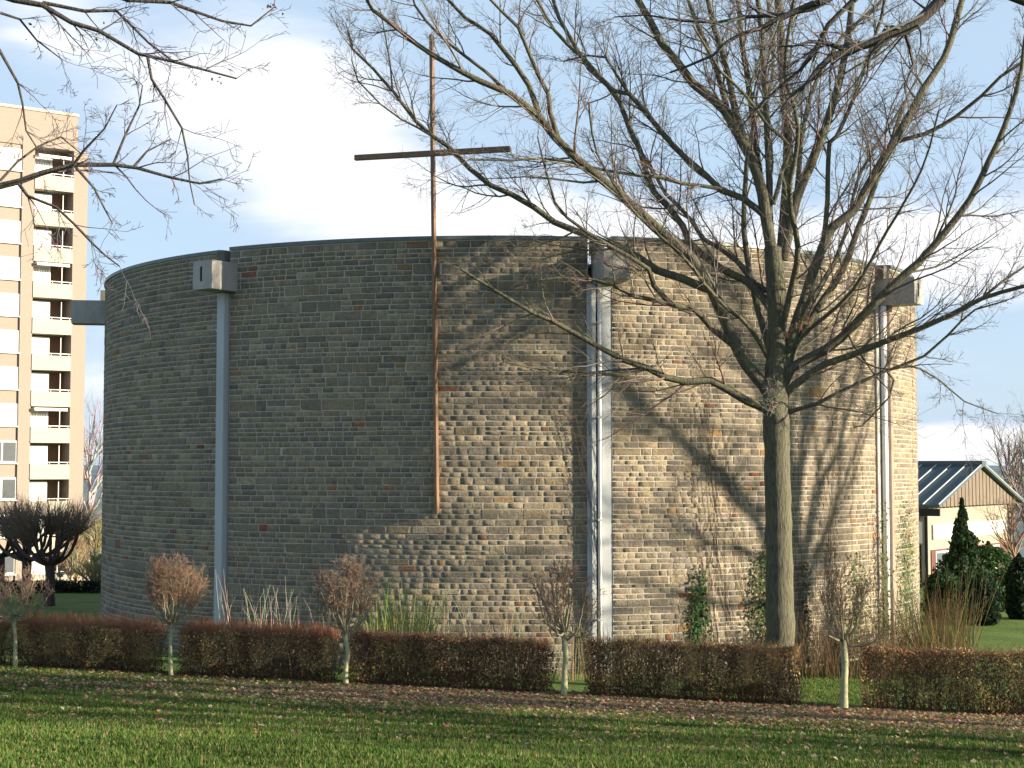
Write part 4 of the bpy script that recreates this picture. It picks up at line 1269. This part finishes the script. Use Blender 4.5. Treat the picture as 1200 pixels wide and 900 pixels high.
# ------------------------------------------------------------------ evergreens, far bushes and background trees
def conifer(px, py_top, Y, wid_px, label, col, n=9000, shape='cone', name='conifer', leaf=.13):
    p = at(px, py_top, Y); b = Vector((p.x, Y, gz(p.x, Y))); H = p.z - b.z; W = wid_px * Y / F / 2
    root = empty(name, b); tag(root, label, name.replace('_', ' '))
    tb = Tubes(); tb.add([Vector((0, 0, 0)), Vector((.02, 0, H * .5)), Vector((0, 0, H * .97))], [.14, .08, .02], 7, (.12, .09, .07)); 
    for q in range(60):
        z = H * rnd.uniform(.05, .92); a = rnd.uniform(0, 6.28); r = W * ((1 - z / H) if shape == 'cone' else .8) * .8
        tb.add([Vector((0, 0, z)), Vector((math.cos(a) * r * .5, math.sin(a) * r * .5, z + .02)), Vector((math.cos(a) * r, math.sin(a) * r, z - .05))], [.03, .02, .008], 3, (.12, .09, .07))
    tb.build('trunk', [M['twig']], root)
    P = []; 
    tiers = [(rnd.uniform(0, 6.28), rnd.uniform(.75, 1.15)) for _ in range(40)]
    for q in range(n):
        t = rnd.random() ** (1.6 if shape == 'cone' else 1); z = H * t; lump = 1 + .22 * math.sin(z * 5.2) * rnd.random()
        a = rnd.uniform(0, 6.28); k_ = int(a / 6.28 * 8 + int(z * 2.2) * 3) % 40
        if shape == 'cone': r = W * (1 - t) ** 1.25 * tiers[k_][1] ** 1.6 * lump * rnd.uniform(.85, 1.2)
        else: r = W * math.sqrt(max(0, 1 - abs(2 * t - .9) ** 2.6)) * tiers[k_][1] * lump
        r *= 1 - abs(rnd.gauss(0, .22)); P.append((math.cos(a) * r, math.sin(a) * r, z - .25 * r * .4 + rnd.gauss(0, .03)))
    cols = np.array([[c * rnd.uniform(.6, 1.5) for c in col] for _ in P])
    tag(link(bpy.data.objects.new('foliage', leaf_mesh('foliage', P, leaf, [M['leafy']], cols, long=1.3)), root), kind='stuff')


DG = (.022, .052, .02)
conifer(1127, 585, 62.0, 92, 'pointed dark conifer standing in front of the boarded gable', DG, 12000)
conifer(1158, 636, 64.0, 70, 'rounder green bush on the sunny side of the pointed conifer', (.04, .085, .025), 7000, 'round', 'evergreen_bush')
conifer(1106, 668, 58.0, 46, 'dark bush at the foot of the pointed conifer towards the church', DG, 6000, 'round', 'evergreen_bush')
conifer(1146, 676, 56.0, 48, 'blackish clipped yew in front of the pointed conifer', (.014, .03, .014), 6000, 'round', 'yew_bush')
conifer(1194, 650, 58.0, 34, 'columnar dark evergreen cut by the picture edge', (.016, .035, .015), 5000, 'round', 'evergreen_bush')


def bare_far(px, py_top, Y, r0, label, col, seed, spec=None, nl=9, py_base=None, spread=.55, name='bare_tree', trunkf=.3, px_dx=0):
    rn = random.Random(seed); p = at(px, py_top, Y); b = Vector((p.x, Y, gz(p.x, Y))); H = p.z - b.z
    root = empty(name, b); tag(root, label, 'tree')
    tb = Tubes(); top = Vector((px_dx, 0, H * trunkf))
    P, Rr = smooth_path([Vector((0, 0, -.1)), Vector((px_dx * .4, 0, H * trunkf * .5)), top, Vector((px_dx, .1, H * .6)), Vector((px_dx * 1.2, 0, H * .9))], [r0 * 1.2, r0, r0 * .85, r0 * .5, r0 * .15], .4, .02, rn)
    tb.add(P, Rr, 8, col); tb.build('trunk', [M['twig']], root)
    T = Tubes(); sp = spec or [(6, 4, 7, .5, 40, .10), (4, 3, 6, .5, 40, .06), (3, 3, 0, 0, 0, .03)]
    for q in range(nl):
        a = rn.uniform(0, 6.28); z = rn.uniform(trunkf, .85); st = P[min(len(P) - 1, int(z * len(P)))]
        d = Vector((math.cos(a) * spread, math.sin(a) * spread, .8))
        grow(T, rn, st, d, H * (1.05 - z) * rn.uniform(.7, 1.1), r0 * .5, 0, sp, col)
    zmax = 0
    o = T.build('crown', [M['twig']], root); tag(o, kind='stuff')
    return root


bare_far(1181, 497, 95, .14, 'thin bare tree beside the gabled house', (.22, .18, .17), 2, nl=14)
bare_far(1203, 490, 88, .16, 'bare tree cut by the picture edge past the gabled house', (.20, .17, .15), 4, nl=16)
bare_far(1188, 585, 70, .09, 'low bare sapling thicket against the house end', (.22, .16, .11), 6, nl=16, spread=.7)
bare_far(106, 462, 130, .22, 'pale bare tree in the gap between tower and church', (.30, .29, .30), 8, nl=16)
bare_far(100, 590, 92, .12, 'sunlit brown tree before the tower corner', (.34, .24, .15), 10, nl=26, spread=.8)
bare_far(112, 600, 84, .11, 'olive-tinted shrubby tree touching the church outline', (.26, .24, .12), 12, nl=26, spread=.8, trunkf=.15)
bare_far(84, 640, 78, .08, 'mossy sapling left of the olive-tinted tree', (.30, .28, .16), 14, nl=16, spread=.5, trunkf=.2)


def pollard(px, pyf, py_top, Y, label, seed):
    """old pollarded tree: stout trunk, knuckled arms, brush of whips"""
    rn = random.Random(seed); p = at(px, pyf, Y); b = Vector((p.x, Y, gz(p.x, Y))); fz = p.z - b.z; H = at(px, py_top, Y).z - b.z
    root = empty('pollarded_tree', b); tag(root, label, 'tree')
    tb = Tubes(); P, Rr = smooth_path([Vector((0, 0, -.1)), Vector((.03, 0, fz * .5)), Vector((0, 0, fz))], [.26, .19, .21], .3, .02, rn); tb.add(P, Rr, 10, (.07, .055, .05)); tb.build('trunk', [M['twig']], root)
    A = Tubes(); T = Tubes(); col = (.075, .055, .05)
    for q in range(11):
        a = 2 * math.pi * q / 11 + rn.uniform(-.2, .2); rr = rn.uniform(.4, 1.9); e = Vector((math.cos(a) * rr, math.sin(a) * rr, fz + rn.uniform(.55, 1.3)))
        m_ = Vector((math.cos(a) * rr * .7, math.sin(a) * rr * .7, fz + .3)); P, Rr = smooth_path([Vector((0, 0, fz - .1)), m_, e], [.10, .065, .075], .25, .02, rn); A.add(P, Rr, 6, col)
        for w in range(22):
            d = Vector((math.cos(a) * .6, math.sin(a) * .6, 1)) + rv(rn) * .55
            grow(T, rn, e, d, (H - e.z) * rn.uniform(.6, 1.05), .022, 0, [(5, 3, 5, .45, 28, .07), (3, 3, 0, 0, 0, .05)], (.19, .14, .10))
    A.build('arms', [M['twig']], root); tag(T.build('crown', [M['twig']], root), kind='stuff')


bare_far(90, 625, 80, .10, 'brown twiggy bush at the foot of the tower corner', (.30, .21, .13), 41, nl=40, spread=1.0, trunkf=.1)
bare_far(110, 640, 76, .10, 'golden green bush against the shaded church edge', (.33, .30, .14), 42, nl=44, spread=1.0, trunkf=.08)
bare_far(70, 668, 74, .08, 'pale low bush on the far lawn behind the pollarded pair', (.38, .34, .24), 43, nl=40, spread=1.1, trunkf=.08)
pollard(31, 655, 578, 66, 'dark pollarded tree before the tower, left of the pair', 31)
pollard(58, 660, 585, 64, 'dark pollarded tree before the tower, nearer the church', 32)
pollard(0, 650, 590, 69, 'dark pollarded tree half cut by the frame edge', 33)
# low dark clipped hedge on the far lawn
P = []
for q in range(9000): P.append((rnd.uniform(-6, 3.2), rnd.gauss(0, .18), rnd.uniform(0, .55)))
b = at(80, 700, 72.0); b.z = gz(b.x, 72.0)
me = leaf_mesh('low_hedge', P, .10, [M['leafy']], np.array([[c * rnd.uniform(.6, 1.4) for c in (.03, .04, .022)] for _ in P]))
o = link(bpy.data.objects.new('low_hedge', me)); o.location = b; tag(o, 'low dark hedge across the far lawn below the tower', 'hedge')
